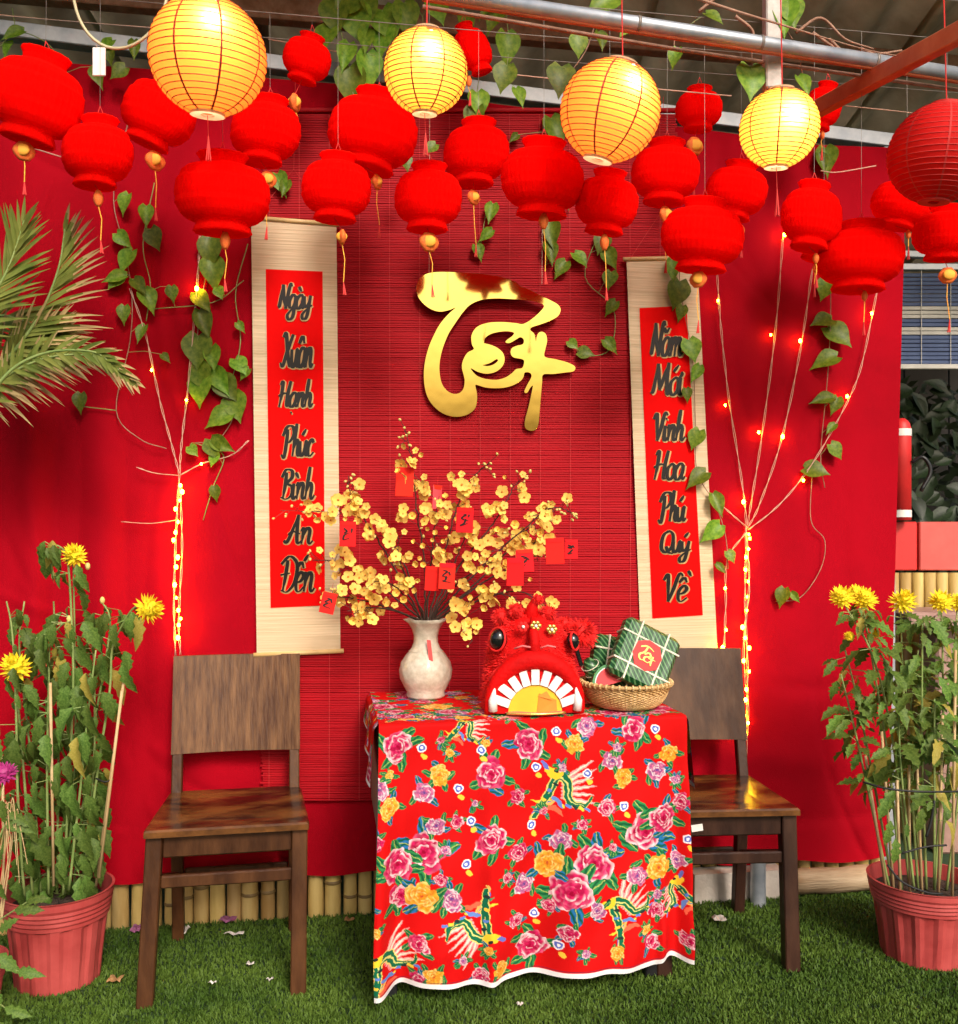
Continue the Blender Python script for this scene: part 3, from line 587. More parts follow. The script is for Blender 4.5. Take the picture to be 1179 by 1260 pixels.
def round_lantern(px, py, dia, row, tilt, label, paper, ribm, power, bulb=(0, 0, 0), ring=True, roll=0, nb=8, tas=None):
    Y = row_Y(row, px); c = P(px, py, Y); s = Y/F; r = dia*s/2
    t = thing('round_lantern', label, 'lantern', c, group='round ribbed paper lanterns')
    Mr = Matrix.Rotation(R(tilt), 3, 'Y') @ Matrix.Rotation(R(roll), 3, 'X'); q = Mr.to_quaternion()
    a0 = math.radians(17); prof = []; nr = 22
    for i in range(nr*2+1):
        a = a0+(math.pi-2*a0)*i/(nr*2); rr = r*math.sin(a)*(1-.010*(i % 2)); prof.append((rr, -r*.97*math.cos(a)))
    sh = inst('paper_shell', MB().lathe(prof, 48).mesh('paper_shell', paper, smooth=True), t, (0, 0, 0), q)
    rb = MB()
    for i in range(0, nr*2+1, 2):
        rr, z = prof[i]; rb.tube([(rr*1.002*math.cos(k*math.pi/20), rr*1.002*math.sin(k*math.pi/20), z) for k in range(41)], .0012, 4, cap=False)
    inst('wire_ribs', rb.mesh('wire_ribs', ribm), t, (0, 0, 0), q)
    for k in range(nb):
        a = 2*math.pi*k/nb+.5; b = MB()
        pts = [(p[0]*1.006*math.cos(a), p[0]*1.006*math.sin(a), p[1]) for p in prof]
        vs = []; hw = r*.018
        for p in pts:
            d = Vector((-math.sin(a), math.cos(a), 0))*hw; vs += [Vector(p)-d, Vector(p)+d]
        b.add(vs, [(2*i, 2*i+1, 2*i+3, 2*i+2) for i in range(len(pts)-1)])
        inst('seam_band', b.mesh('seam_band', ribm if paper == m_shr else m_band, smooth=True), t, (0, 0, 0), q)
    for e, i in ((-1, 0), (1, -1)):
        rr, z = prof[i]
        inst('end_ring', MB().lathe([(rr*.40, z-.001*e), (rr*.40, z+.004*e), (rr*1.04, z+.005*e), (rr*1.04, z-.001*e)], 28).mesh('end_ring', m_endring if paper != m_shr else m_redcord), t, (0, 0, 0), q)
    top = Mr @ Vector((0, 0, r*.95)); zt = row_z(row, c.x)-c.z
    MB().tube([Mr @ Vector((0, 0, r*.3)), top, Vector((top.x, ROWS[row][0]+T*(c.x+top.x)-c.y, max(zt, top.z+.01)))], .0018, 5).build('lamp_cable', m_redcord, t)
    if power:
        bp = Vector(bulb)*r
        MB().ball(bp, .016, 12, 8).build('bulb', m_bulb, t, smooth=True)
        MB().tube([bp+Vector((0, 0, .016)), bp+Vector((0, 0, .045)), Mr @ Vector((0, 0, r*.75))], .009, 8).build('lamp_holder', m_white, t, smooth=True)
        l = bpy.data.lights.new('bulb_light', 'POINT'); l.energy = power; l.color = (1, .88, .72); l.shadow_soft_size = .014
        lo = bpy.data.objects.new('bulb_light', l); COL.objects.link(lo); lo.parent = t; lo.location = bp+Vector((0, -.0185, -.004))
    if tas:
        b0 = Mr @ Vector((0, 0, -r*.96)); MB().tube([b0, b0+Vector((.002, 0, -tas*s*.45))], .0011, 4).build('cord', m_redcord, t)
        tl = MB()
        for k in range(8): tl.tube([b0+Vector((.002, 0, -tas*s*.45)), b0+Vector((.002+math.cos(k)*.006, math.sin(k)*.006, -tas*s))], .0013, 3)
        tl.build('tassel', m_redcord, t)
round_lantern(256, 70, 142, 'a', 3, 'largest glowing orange round lantern with thin black ribs', m_sho, m_ribw, 4.3, (.32, -.70, .20), roll=9, tas=56)
round_lantern(524, 88, 103, 'a', 2, 'small glowing yellow round lantern beside the hanging vine leaves', m_shy, m_ribw, 3.0, (.16, -.74, .10), roll=8, tas=52)
round_lantern(751, 137, 123, 'a', 14, 'tilted glowing orange round lantern hanging from the galvanised pipe', m_sho, m_ribw, 3.6, (.34, -.68, .20), roll=9, tas=None)
round_lantern(959, 158, 96, 'a', 2, 'smallest and brightest glowing yellow round lantern near the rusty rafter', m_shy, m_ribw, 3.6, (.06, -.72, -.0), roll=8, tas=60)
round_lantern(1157, 189, 122, 'a', 5, 'unlit plain red round paper lantern in front of the backdrop edge', m_shr, m_redcord, 0, roll=6)
# ------------------------------------------------------------------ wire hoop with a white tag
hp = P(148, -10, 2.5); r = 58*2.5/F
t = thing('wire_hoop', 'pale wire hoop with a small white tag hanging beside the largest lantern', 'hoop', hp)
MB().tube([(r*math.cos(a), .01*math.sin(a*2), r*1.2*math.sin(a)) for a in np.linspace(0, 6.2832, 41)], .0042, 7, cap=False).build('ring', mat('cream_cane', (.52, .47, .28), .5), t, smooth=True)
MB().tube([(0, 0, r*1.2), (0, .02, .15), (0, .02, .19)], .001, 4).build('thread', m_dwire, t)
q = P(122, 76, 2.5)-hp; MB().rbox(q, (.034, .006, .075), .004).build('tag', m_white, t); MB().tube([q+Vector((0, 0, .03)), P(118, 55, 2.5)-hp], .001, 4).build('tag_thread', m_wire, t)
# ------------------------------------------------------------------ trunk, white post, twigs, loose wires
pole('tree_trunk', 'rough brown tree trunk rising behind the backdrop top', 'trunk', [(-.80, 3.36, 0), (-.82, 3.36, 1.5), (-.78, 3.36, 2.5), (-.81, 3.36, 3.1)], [.075, .068, .064, .062], m_trunk, 12)
a = P(950, 112, 2.72); o = MB().rbox((a.x, a.y, (a.z+3.2)/2), (.045, .045, 3.2-a.z), .004).build('white_batten', mat('flaking_white_paint', (.40, .36, .32), .8, vs=22, col2=(.68, .62, .58)), None, a); tag(o, 'flaking white batten hanging from the roof above the brightest lantern', 'batten')
tw = [[(840, -8), (900, 12), (960, 30), (1010, 45), (1070, 62), (1140, 75)], [(860, 14), (885, -6)], [(905, 20), (925, 36), (928, 52)], [(980, 40), (1010, 22), (1040, 48), (1075, 60)], [(1020, 48), (1050, 70), (1110, 62)], [(1060, 60), (1130, 92), (1185, 84)], [(1000, 40), (1030, 60), (1060, 66), (1100, 64)]]
for i, q in enumerate(tw):
    pts = [P(x, y, 2.62+.05*i) for x, y in q]
    pole('dry_twig', 'dry bare vine twig tangled above the galvanised pipe', 'twig', [Vector(p) for p in cr(pts, 5)], [max(.0016, .005-.0006*k/3) for k in range(len(cr(pts, 5)))], m_twig, 5, group='dry twigs above the pipe')
for q, Y, lab in (([(-20, 16), (60, 24), (185, 34)], 2.9, 'pale slack cord running across to the largest lantern'), ([(330, 48), (470, 72), (690, 98), (900, 118)], 3.0, 'thin horizontal wire passing behind the small glowing lantern'),
                  ([(1040, 130), (1130, 140), (1190, 152)], 3.3, 'thin wire behind the unlit red lantern'), ([(0, 160), (30, 178), (75, 193)], 2.7, 'grey cord sagging between the two leftmost red lanterns'),
                  ([(1010, 210), (1030, 212), (1078, 204)], 2.9, 'pale broken twig sticking out below the brightest lantern')):
    pole('slack_wire', lab, 'wire', [Vector(p) for p in cr([P(x, y, Y) for x, y in q], 6)], .0018, m_wire, 5)
# ------------------------------------------------------------------ fairy lights
m_fairy = emit('fairy_bulb', (1, .58, .018), 75)
fb = MB().ball((0, 0, 0), .0052, 8, 5, (1, 1, 1.3)).mesh('fairy_bulb', m_fairy, smooth=True)
def fairy(label, lines, bulbs, off=.036, lay=[]):
    o = Wp(*lines[0][-1], off); t = thing('string_light', label, 'fairy lights', o, group='fairy light strings on the backdrop')
    for ln in lines:
        pts = cr(ln, 8); w = MB(); ph = U(0, 6)
        w.tube([Wp(x+1.0*math.sin(i*.9+ph), y, off+.003*math.sin(i*.7+ph)) for i, (x, y) in enumerate(pts)], .0012, 5)
        w.tube([Wp(x-1.0*math.sin(i*.9+ph), y, off+.002-.003*math.sin(i*.7+ph)) for i, (x, y) in enumerate(pts)], .0010, 5)
        w.build('wire', m_wire, t, o, True)
    for x, y in bulbs: inst('bulb', fb, t, Wp(x+U(-3, 3), y+U(-4, 4), off+U(.004, .012))-o, None, U(.7, 1.3))
fairy('warm fairy lights forked like a tree behind the lighter wooden chair', [[(246, 290), (243, 345), (232, 470), (224, 540), (221, 580), (217, 650), (214, 735), (216, 808)], [(160, 355), (180, 415), (196, 490), (212, 550), (221, 585)], [(221, 585), (250, 570), (285, 560), (306, 542)], [(219, 585), (190, 582), (168, 575)], [(222, 600), (224, 680), (220, 760), (222, 806)], [(150, 642), (185, 644), (217, 640)]],
      [(243, 351), (189, 457), (228, 494), (246, 572), (220, 597), (219, 618), (221, 640), (216, 668), (218, 700), (215, 735), (221, 762), (217, 786), (220, 773), (222, 607), (217, 629), (219, 655), (221, 684), (216, 718), (222, 748)])
fairy('warm fairy lights fanning into four branches behind the darker wooden chair', [[(882, 330), (887, 400), (897, 490), (914, 600), (918, 650), (917, 740), (920, 830), (918, 945)], [(964, 286), (955, 400), (940, 520), (926, 610), (919, 650)], [(1000, 330), (985, 430), (962, 540), (935, 620), (920, 650)], [(1080, 355), (1060, 450), (1040, 500), (1000, 570), (960, 620), (921, 652)], [(918, 652), (922, 720), (915, 800), (921, 880), (914, 935)], [(918, 655), (895, 690), (893, 750), (890, 820)], [(918, 648), (895, 628), (880, 615)]],
      [(886, 372), (895, 497), (965, 288), (951, 409), (936, 532), (987, 420), (961, 540), (1075, 383), (1043, 485), (986, 589), (916, 618), (919, 655), (921, 672), (918, 700), (922, 735), (916, 768), (921, 795), (918, 812), (920, 848), (917, 880), (919, 905), (892, 720), (894, 775), (1006, 300), (891, 800), (922, 662), (917, 686), (921, 717), (919, 752), (918, 782), (922, 828), (916, 864), (921, 893)])
o0 = Wp(285, 115, .05)
for x, y, lab in ((421, 103, 'single warm fairy bulb among the hanging vine leaves'), (541, 157, 'single warm fairy bulb beneath the small glowing lantern')):
    pass
# ------------------------------------------------------------------ vines with heart-shaped leaves
def leaf_mesh(name, ws, m, fold=.18, droop=.18, lobe=.0):
    K = len(ws)-1; vs = []; fs = []
    for i, w in enumerate(ws):
        y = i/K; z = -droop*y*y
        vs += [(-w, y-(lobe if i == 0 else 0), z+fold*w), (-w*.5, y-(lobe*.6 if i == 0 else 0), z+fold*w*.35), (0, y, z), (w*.5, y-(lobe*.6 if i == 0 else 0), z+fold*w*.35), (w, y-(lobe if i == 0 else 0), z+fold*w)]
    for i in range(K):
        for k in range(4): fs.append((i*5+k, i*5+k+1, i*5+k+6, i*5+k+5))
    return MB().add(vs, fs).mesh(name, m, smooth=True)
vl = [leaf_mesh('leaf', [.20, .40, .44, .41, .33, .20, .07, 0], m_vleaf, .22, .25, .14), leaf_mesh('leaf', [.16, .34, .38, .36, .28, .16, .05, 0], m_vleaf, .4, .4, .12), leaf_mesh('leaf', [.12, .26, .30, .28, .22, .13, .04, 0], m_vleaf, .5, .15, .08)]
def vine(label, lines, leaves, off=.03, depth=None, stem_r=.0016):
    f = (lambda x, y, d=0: Wp(x, y, off+d)) if depth is None else (lambda x, y, d=0: P(x, y, depth-d))
    o = f(*lines[0][0]); t = thing('leafy_vine', label, 'vine', o, group='climbing vines with heart-shaped leaves')
    for ln in lines:
        pts = cr(ln, 6); MB().tube([f(x, y, .004*math.sin(i)) for i, (x, y) in enumerate(pts)], stem_r, 5).build('stem', m_stem if random.random() < .5 else m_twig, t, o, True)
    for lf in leaves:
        x, y, s = lf[:3]; ang = lf[3] if len(lf) > 3 else U(-50, 50)
        d = Vector((math.sin(R(ang)), -.25+U(-.2, .1), -math.cos(R(ang)))); nrm = Vector((U(-.35, .35), -1, U(.15, .7)))
        sz = s*f(x, y).y/F
        p = f(x, y, .018)-d.normalized()*sz*.5
        lo = inst('leaf', random.choice(vl), t, p-o, qb(d, nrm), sz*U(.95, 1.1))
        # nearest stem place for the leaf stalk
        best = min((q for ln in lines for q in cr(ln, 6)), key=lambda q: (q[0]-x)**2+(q[1]-y)**2)
        a = p-o; b = f(best[0], best[1])-o
        if (a-b).length < .16: MB().tube([b, (a+b)/2+Vector((0, -.004, .006)), a], .0009, 4).build('stalk', m_stem, t)
vine('leafy vine trailing from under the leftmost lanterns down to the palm tips', [[(165, 120), (140, 235), (152, 300), (162, 360), (160, 420), (143, 505), (172, 540), (205, 552)], [(190, 225), (176, 300), (185, 350), (180, 395)], [(143, 505), (100, 500)]],
     [(152, 295, 26), (154, 320, 30), (140, 342, 30, -75), (172, 352, 30), (183, 368, 30, 30), (152, 386, 22, 0), (173, 411, 26), (212, 361, 20, 10), (98, 495, 24, 0), (180, 265, 30), (190, 295, 30, 20), (152, 250, 26), (204, 440, 14), (141, 345, 24, -40)])
vine('dense leafy vine beside the taller scroll winding round the lit wires', [[(262, 200), (258, 300), (250, 360), (243, 430), (262, 480), (290, 500), (270, 540), (240, 545)], [(305, 300), (290, 360), (296, 420), (284, 470), (270, 500)], [(300, 345), (262, 372), (190, 380)], [(240, 545), (275, 560), (262, 600), (250, 640)]],
     [(258, 310, 40, 0), (262, 335, 40, 10), (270, 360, 16), (250, 372, 36, 40), (252, 400, 42, 20), (242, 432, 44, 0), (262, 440, 34, 10), (248, 465, 36, 15), (245, 480, 40, -10), (272, 470, 40, 30), (280, 478, 36), (290, 502, 40, 15), (268, 514, 34, -60), (275, 548, 34, 60), (262, 552, 26), (238, 555, 18), (265, 608, 20, 10), (262, 566, 18), (296, 402, 14), (300, 460, 18), (212, 362, 20, 10), (345, 225, 30, 20), (350, 232, 26), (296, 450, 26, 40)])
vine('hanging vine with big drooping leaves between two glowing lanterns under the roof', [[(410, -10), (420, 40), (432, 100), (440, 150)], [(450, -10), (470, 40), (478, 80)], [(500, -10), (520, 20)], [(560, -10), (590, 60), (585, 130)], [(620, -5), (626, 50), (622, 100)]],
     [(412, 20, 48, 0), (440, 30, 50, 10), (425, 70, 44, -10), (432, 105, 50, 5), (455, 85, 44, 10), (478, 30, 50, 20), (500, 22, 44, 10), (470, 50, 40, -15), (540, 10, 40, 10), (575, 30, 34), (590, 128, 38, 10), (582, 145, 34, -20), (625, 60, 44, 5), (620, 95, 34), (640, 120, 32), (400, 45, 36, -20), (515, 50, 36, -20), (450, 50, 36, 0), (608, 20, 34), (455, 10, 40), (425, 5, 40), (530, 182, 18), (500, 200, 22, 20), (600, 10, 36)], depth=2.98)
vine('sparse vine of yellowing heart leaves hanging from the galvanised pipe', [[(735, 20), (722, 60), (700, 92)], [(960, -5), (966, 30), (975, 48)], [(925, 60), (926, 90)], [(985, 75), (990, 105)], [(830, 50), (828, 80)]],
     [(690, 98, 42, -5), (740, 50, 30, 10), (712, 55, 26), (966, 22, 56, -5), (925, 98, 44, 0), (990, 105, 34, 20), (830, 70, 24), (770, 35, 22), (880, 20, 24, 60), (740, 3, 46, -60), (975, 15, 40, 10)], depth=2.72)
vine('thin vine of small leaves dropping behind the red lanterns to the gold lettering', [[(600, 250), (590, 310)], [(690, 255), (680, 300), (670, 330)], [(740, 280), (720, 340), (755, 380), (750, 430), (715, 440)], [(690, 165), (700, 260)]],
     [(597, 290, 24), (590, 310, 22), (680, 290, 40, 0), (678, 312, 34, 10), (690, 330, 26), (715, 318, 22), (752, 318, 28), (750, 345, 24), (752, 378, 20), (752, 425, 22), (722, 434, 20, 80), (706, 424, 16), (604, 262, 30), (685, 160, 40, 20), (632, 170, 18), (740, 300, 26)])
vine('leafy vine climbing down across the narrower scroll', [[(836, 325), (838, 360), (852, 440), (856, 520), (858, 580), (880, 620), (893, 660), (896, 700)]],
     [(828, 332, 30, 0), (834, 362, 34, -10), (838, 385, 20), (852, 430, 28), (856, 460, 26), (846, 486, 18), (856, 540, 24), (858, 588, 30, -60), (884, 622, 34, 20), (876, 655, 30, -50), (900, 685, 16), (888, 700, 18)], off=.05)
vine('vine of narrow leaves hanging below the lowest wide red lantern', [[(1022, 335), (1022, 400), (1018, 470), (1010, 560), (1015, 600)], [(1000, 575), (998, 640), (1015, 665), (1010, 700), (985, 735), (955, 740)]],
     [(1016, 355, 30, -30), (1012, 394, 30, -80), (1034, 412, 36, 50), (1014, 443, 36, -75), (1010, 492, 34, -80), (1028, 498, 22), (1022, 528, 20), (1030, 555, 22, 40), (1006, 578, 30, 80), (1018, 195, 34, 0), (1012, 200, 26), (962, 735, 24), (979, 735, 16)])
vine('few green leaves peeping over the backdrop above the leftmost red lantern', [[(-10, 70), (20, 40), (60, 55), (80, 90)], [(20, 40), (15, 10)]], [(15, 42, 30, -60), (70, 80, 28, 20), (120, 92, 30, 10), (135, 70, 20), (145, 88, 22), (8, 60, 24), (165, 60, 24), (130, 55, 22)], depth=2.95)
# ------------------------------------------------------------------ palm reaching in from the left
def palm():
    base = Vector((-1.86, 2.62, 0)); t = thing('palm_plant', 'green palm with browning tips leaning in beside the red backdrop', 'palm', base)
    MB().tube([(0, 0, 0), (.02, 0, .5), (.05, 0, 1.05), (.10, -.02, 1.5)], [.06, .05, .045, .03], 10).build('trunk', m_trunk, t, smooth=True)
    crown = base+Vector((.10, -.02, 1.5))
    # each frond: stalk end, rib pixels, leaflet length, spread
    def frond(pts, n, ln, a0, a1, tipdry, Y, side=2):
        w = cr([P(x, y, Y) for x, y in pts], 10); w = [Vector(p) for p in w]
        MB().tube([crown, (crown+w[0])/2+Vector((0, 0, .06)), w[0]], .006, 6).build('stalk', m_stem, t, base, True)
        fo = MB().tube(w, [.006-.0045*i/len(w) for i in range(len(w))], 5).build('frond', m_stem, t, base, True)
        for k in range(n):
            f = k/(n-1); i = min(int(f*(len(w)-2)), len(w)-2); p = w[i]; tg = (w[i+1]-w[i]).normalized()
            for sd in ((1, -1) if side == 2 else (side,)):
                an = R(lerp(a0, a1, f)+U(-5, 5))*sd
                d = Matrix.Rotation(an, 3, 'Y') @ tg; d = (d+Vector((0, U(-.25, .1), 0))).normalized()
                L_ = ln*(math.sin(math.pi*(.18+.72*f))**.7)*U(.85, 1.1); wd = .0068*U(.8, 1.2)
                sidev = d.cross(Vector((0, -1, .25))).normalized()*wd; vs = []; fs = []
                for q in range(6):
                    s = q/5; c = p+d*L_*s+Vector((0, -.01*s, -.16*L_*s*s)); ww = (1-s**2.2)*(1 if q else .5); vs += [c-sidev*ww, c+Vector((0, .0025*ww, 0)), c+sidev*ww]
                for q in range(5):
                    for e in (0, 1): fs.append((q*3+e, q*3+e+1, q*3+e+4, q*3+e+3))
                lm = MB(); lm.add(vs, fs, 0)
                if tipdry: lm.m = [0]*int(len(fs)*.5)+[1]*(len(fs)-int(len(fs)*.5))
                lm.build('leaflet', [m_palm, m_palmtip], fo, base, True)
    frond([(-60, 430), (-20, 380), (10, 330), (30, 270)], 26, .19, 42, 16, False, 2.52)
    frond([(-40, 480), (10, 440), (50, 385), (72, 330), (80, 280)], 36, .22, 70, 12, True, 2.60, 1)
    frond([(-60, 520), (0, 468), (60, 440), (120, 440), (165, 470)], 24, .12, 55, 15, True, 2.56)
    frond([(-50, 420), (-10, 390), (30, 395), (80, 420)], 26, .19, 50, 20, False, 2.66)
    frond([(-50, 560), (0, 470), (50, 436), (110, 432), (140, 448)], 16, .09, 60, 20, False, 2.50)
    frond([(-50, 470), (0, 445), (40, 428), (75, 410)], 30, .20, 66, 14, True, 2.62)
palm()
# ================================================================== FURNITURE
def chair(label, X, Y, rot, wf, wb, dp, m, ms, mb_, tagm=False, spl=(.010, .004)):
    t = thing('wooden_chair', label, 'chair', (X, Y, 0), (0, 0, rot), group='wooden chairs beside the table')
    hs = .455; lw = .044
    for sx in (-1, 1):                                        # front legs, splayed a little
        q = MB(); q.beam((sx*(wf/2-lw/2+.004+spl[0 if sx < 0 else 1]), -.004, 0), (sx*(wf/2-lw/2+.004), .022, hs-.005), lw*.98, lw*.94, (0, 1, 0)); q.build('front_leg', m, t)
    for sx in (-1, 1):                                        # rear legs run up into the back posts
        x = sx*(wb/2-lw*.4)
        MB().beam((x, dp+.03, 0), (x, dp-.02, hs), lw*.8, lw*.9, (0, 1, 0)).build('rear_leg', m, t)
        MB().beam((x, dp-.02, hs+.0005), (x, dp+.07, .872), lw*.72, lw*.7, (0, 1, 0)).build('back_post', m, t)
    def bk(u, v):                                             # curved plywood back
        x = lerp(-wb/2, wb/2, u); z = lerp(.585, .880, v); return x, dp-.02+(z-hs)*.215+.020*(1-(2*u-1)**2), z
    bpm = MB()
    bpm.grid(lambda u, v: (bk(u, v)[0], bk(u, v)[1]-.022, bk(u, v)[2]), 14, 4); bpm.grid(lambda u, v: (bk(1-u, v)[0], bk(1-u, v)[1]-.012, bk(1-u, v)[2]), 14, 4)
    bpm.grid(lambda u, v: (bk(u, 1)[0], bk(u, 1)[1]-.022+.010*v, .880), 14, 1); bpm.grid(lambda u, v: (bk(u, 0)[0], bk(u, 0)[1]-.012-.010*v, .585), 14, 1)
    for e in (0, 1): bpm.grid(lambda u, v: (bk(e, v)[0], bk(e, v)[1]-.022+.010*(u if e else 1-u), bk(e, v)[2]), 1, 4)
    bpm.build('backrest', mb_, t)
    # seat board with rounded front
    out = [(-wf/2-.006, -.018), (wf/2+.006, -.018), (wf/2+.008, 0), (wb/2+.004, dp-.035), (wb/2-.03, dp-.01), (-wb/2+.03, dp-.01), (-wb/2-.004, dp-.035), (-wf/2-.008, 0)]
    sm = MB(); ins = lambda k: [(x*k, (y-.18)*k+.18) for x, y in out]
    vs = [(x, y, hs-.003) for x, y in out]+[(x, y, hs+.012) for x, y in out]+[(x, y, hs+.017) for x, y in ins(.975)]+[(x, y, hs+.013) for x, y in ins(.6)]
    fs = [tuple(range(7, -1, -1)), tuple(range(24, 32))]
    for a in range(3):
        for i in range(8): j = (i+1) % 8; fs.append((a*8+i, a*8+j, a*8+8+j, a*8+8+i))
    sm.add(vs, fs); sm.build('seat', ms, t)
    MB().rbox((0, .018, hs-.036), (wf-lw*1.75, .02, .060)).build('apron', m, t)
    for sx in (-1, 1): MB().beam((sx*(wf/2-.018), .03, hs-.034), (sx*(wb/2-.02), dp-.04, hs-.034), .018, .055, (0, 0, 1)).build('side_apron', m, t)
    MB().rbox((0, .012, .325), (wf-lw*1.5, .018, .034)).build('front_stretcher', m, t)
    for sx in (-1, 1): MB().beam((sx*(wf/2-.014), .03, .325), (sx*(wb/2-.02), dp-.02, .21), .016, .03, (0, 0, 1)).build('side_stretcher', m, t)
    MB().rbox((0, dp+.012, .21), (wb-lw*1.7, .016, .03)).build('rear_stretcher', m, t)
    if tagm: MB().rbox((-.085, .0065, hs-.040), (.034, .003, .020), .001, Matrix.Rotation(-.12, 3, 'Y')).build('paper_sticker', m_white, t)
chair('worn light brown wooden chair with scuffed varnished seat under the taller scroll', -.683, 2.585, R(11), .420, .39, .40, m_wood, m_seat, m_back, False, (.022, -.004))
chair('dark brown wooden chair partly hidden behind the cloth covered table', .715, 2.745, R(4), .41, .40, .40, m_wood2, m_seat, m_back2, True, (0, .002))
# ------------------------------------------------------------------ table
TA = R(9); E1 = Vector((math.cos(TA), math.sin(TA), 0)); E2 = Vector((-math.sin(TA), math.cos(TA), 0)); TO = P(466, 893, 2.55); TO.z = .75
TW, TD = .86, .53
def tp(a, b, z=0): return TO+E1*a+E2*b+Vector((0, 0, z))
t = thing('folding_table', 'square table with dark legs under the flowered red tablecloth', 'table', (tp(TW/2, TD/2).x, tp(TW/2, TD/2).y, 0))
Mt = Matrix.Rotation(TA, 3, 'Z')
MB().rbox(tp(TW/2, TD/2, -.020), (TW-.03, TD-.03, .03), .004, Mt).build('tabletop', m_tablewood, t, t.location)
for a in (.035, TW-.085):
    for b in (.05, TD-.05):
        p = tp(a, b); MB().rbox((p.x, p.y, .357), (.034, .034, .714), .003, Mt).build('leg', m_black if b < .2 else m_tablewood, t, t.location)
MB().rbox(tp(.010, TD/2+.04, -.19), (.016, TD-.16, .27), .003, Mt).build('side_panel', m_tablewood, t, t.location)
# ------------------------------------------------------------------ printed tablecloth
RED = np.array((.56, .004, .004))
def print_colours(Uc, Vc):
    Uc, Vc = Uc+.0010*np.sin(Vc*260+Uc*90)+.0005*np.sin(Uc*610+Vc*230), Vc+.0010*np.sin(Uc*280+Vc*70+1)+.0005*np.sin(Vc*570-Uc*310)
    col = np.tile(RED, (len(Uc), 1))
    pc = lambda zx, zy: ((zx/2.62+420-464)/384*TW, (zy/2.62+840-893)/312*.70)
    sc = TW/384/2.62
    rs = np.random.default_rng(3)
    def near(c, r): return np.nonzero((np.abs(Uc-c[0]) < r) & (np.abs(Vc-c[1]) < r))[0]
    def ell(ix, c, a, b, ang):
        x, y = Uc[ix]-c[0], Vc[ix]-c[1]; ca, sa = math.cos(ang), math.sin(ang)
        return ((x*ca+y*sa)/a)**2+((-x*sa+y*ca)/b)**2, (x*ca+y*sa)/a, (-x*sa+y*ca)/b
    def lf(ix, c, a, b, ang, blue=False):
        d, x, y = ell(ix, c, a, b, ang); m = d < 1; i = ix[m]; g1 = np.array((.004, .075, .028)); g2 = np.array((.03, .24, .07)) if not blue else np.array((.02, .16, .42))
        k = np.clip(.5+.5*np.sin(y[m]*7+x[m]*5), 0, 1)[:, None]; col[i] = g1*(1-k)+g2*k
        col[i[np.abs(y[m]) < .07]] = (.35, .42, .10)
    PAL = {'pink': ((.33, .0, .03), (.66, .018, .13), (.84, .58, .60)), 'yel': ((.72, .16, .01), (.85, .42, .03), (.88, .72, .25)), 'mix': ((.12, .06, .26), (.68, .12, .24), (.80, .68, .68))}
    def flower(zx, zy, zr, pal='pink', leaves=5, wh=1.0):
        c = pc(zx, zy); r = zr*sc; ix = near(c, r*1.9)
        if not len(ix): return
        a0 = rs.random()*6.28; dk, md, lt = [np.array(q) for q in PAL[pal]]
        for k in range(leaves):
            a = a0+k*6.283/leaves+rs.normal()*.25; lf(ix, (c[0]+math.cos(a)*r*1.1, c[1]+math.sin(a)*r*1.1), r*(.62+.20*rs.random()), r*.32, a+rs.normal()*.45, rs.random() < .3)
        qa, qs = rs.random()*3.14, rs.uniform(.74, .95)
        for nn, rad, pr in ((7, .66, .44), (6, .46, .40), (5, .28, .34), (3, .12, .26)):
            b0 = rs.random()*6.28
            for k in range(nn):
                a = b0+k*6.283/nn+rs.normal()*.25; rd = rad*(1+rs.normal()*.14); ex_, ey_ = math.cos(a)*r*rd, math.sin(a)*r*rd; pj = (ex_*math.cos(qa)+ey_*math.sin(qa))*(qs-1); pcn = (c[0]+ex_+pj*math.cos(qa), c[1]+ey_+pj*math.sin(qa)); lit = 1.0 if rs.random() < .62 else .12
                d, x, y = ell(ix, pcn, r*pr*(1+rs.normal()*.14), r*pr*(1.12+rs.normal()*.14), a+rs.normal()*.3)
                wav = 1+.16*np.sin(np.arctan2(y, x)*5+k); d = d*wav; m = d < 1; i = ix[m]; q = np.sqrt(d[m]); xx = x[m]
                f = np.clip(xx*.5+.5, 0, 1)[:, None]; cc = dk*(1-f)+md*f
                rim = np.clip((q-.60)/.25, 0, 1)[:, None]*np.clip(xx*1.3+.3+.6*np.sin(k*2.4+rad*8), 0, 1)[:, None]*wh*lit; cc = cc*(1-rim)+lt*rim
                sh = np.clip(.5+.5*np.sin(np.arctan2(y[m], xx)*4+k*2.1+rad*9), 0, 1)[:, None]; cc = cc*(.55+.45*sh)+dk*.45*(1-sh)*.4; col[i] = cc
        d, x, y = ell(ix, c, r*.12, r*.08, a0); col[ix[d < 1]] = dk*.8 if pal != 'yel' else (.5, .08, .02)
    def stroke(pts, w, colr, taper=True):
        q = np.array(cr([pc(*p) for p in pts], 8)); c = q.mean(0); r = np.abs(q-c).max()+w*sc; ix = near(c, r); best = np.full(len(ix), 9.)
        for k in range(len(q)-1):
            a, b = q[k], q[k+1]; ab = b-a; L2 = (ab**2).sum()+1e-12
            tt = np.clip(((Uc[ix]-a[0])*ab[0]+(Vc[ix]-a[1])*ab[1])/L2, 0, 1); d = np.hypot(Uc[ix]-a[0]-tt*ab[0], Vc[ix]-a[1]-tt*ab[1])
            f = (k+.5)/(len(q)-1); ww = w*sc*(math.sin(math.pi*min(1, .2+f*.75)) if taper else 1)/2; best = np.minimum(best, d/ww)
        col[ix[best < 1]] = colr
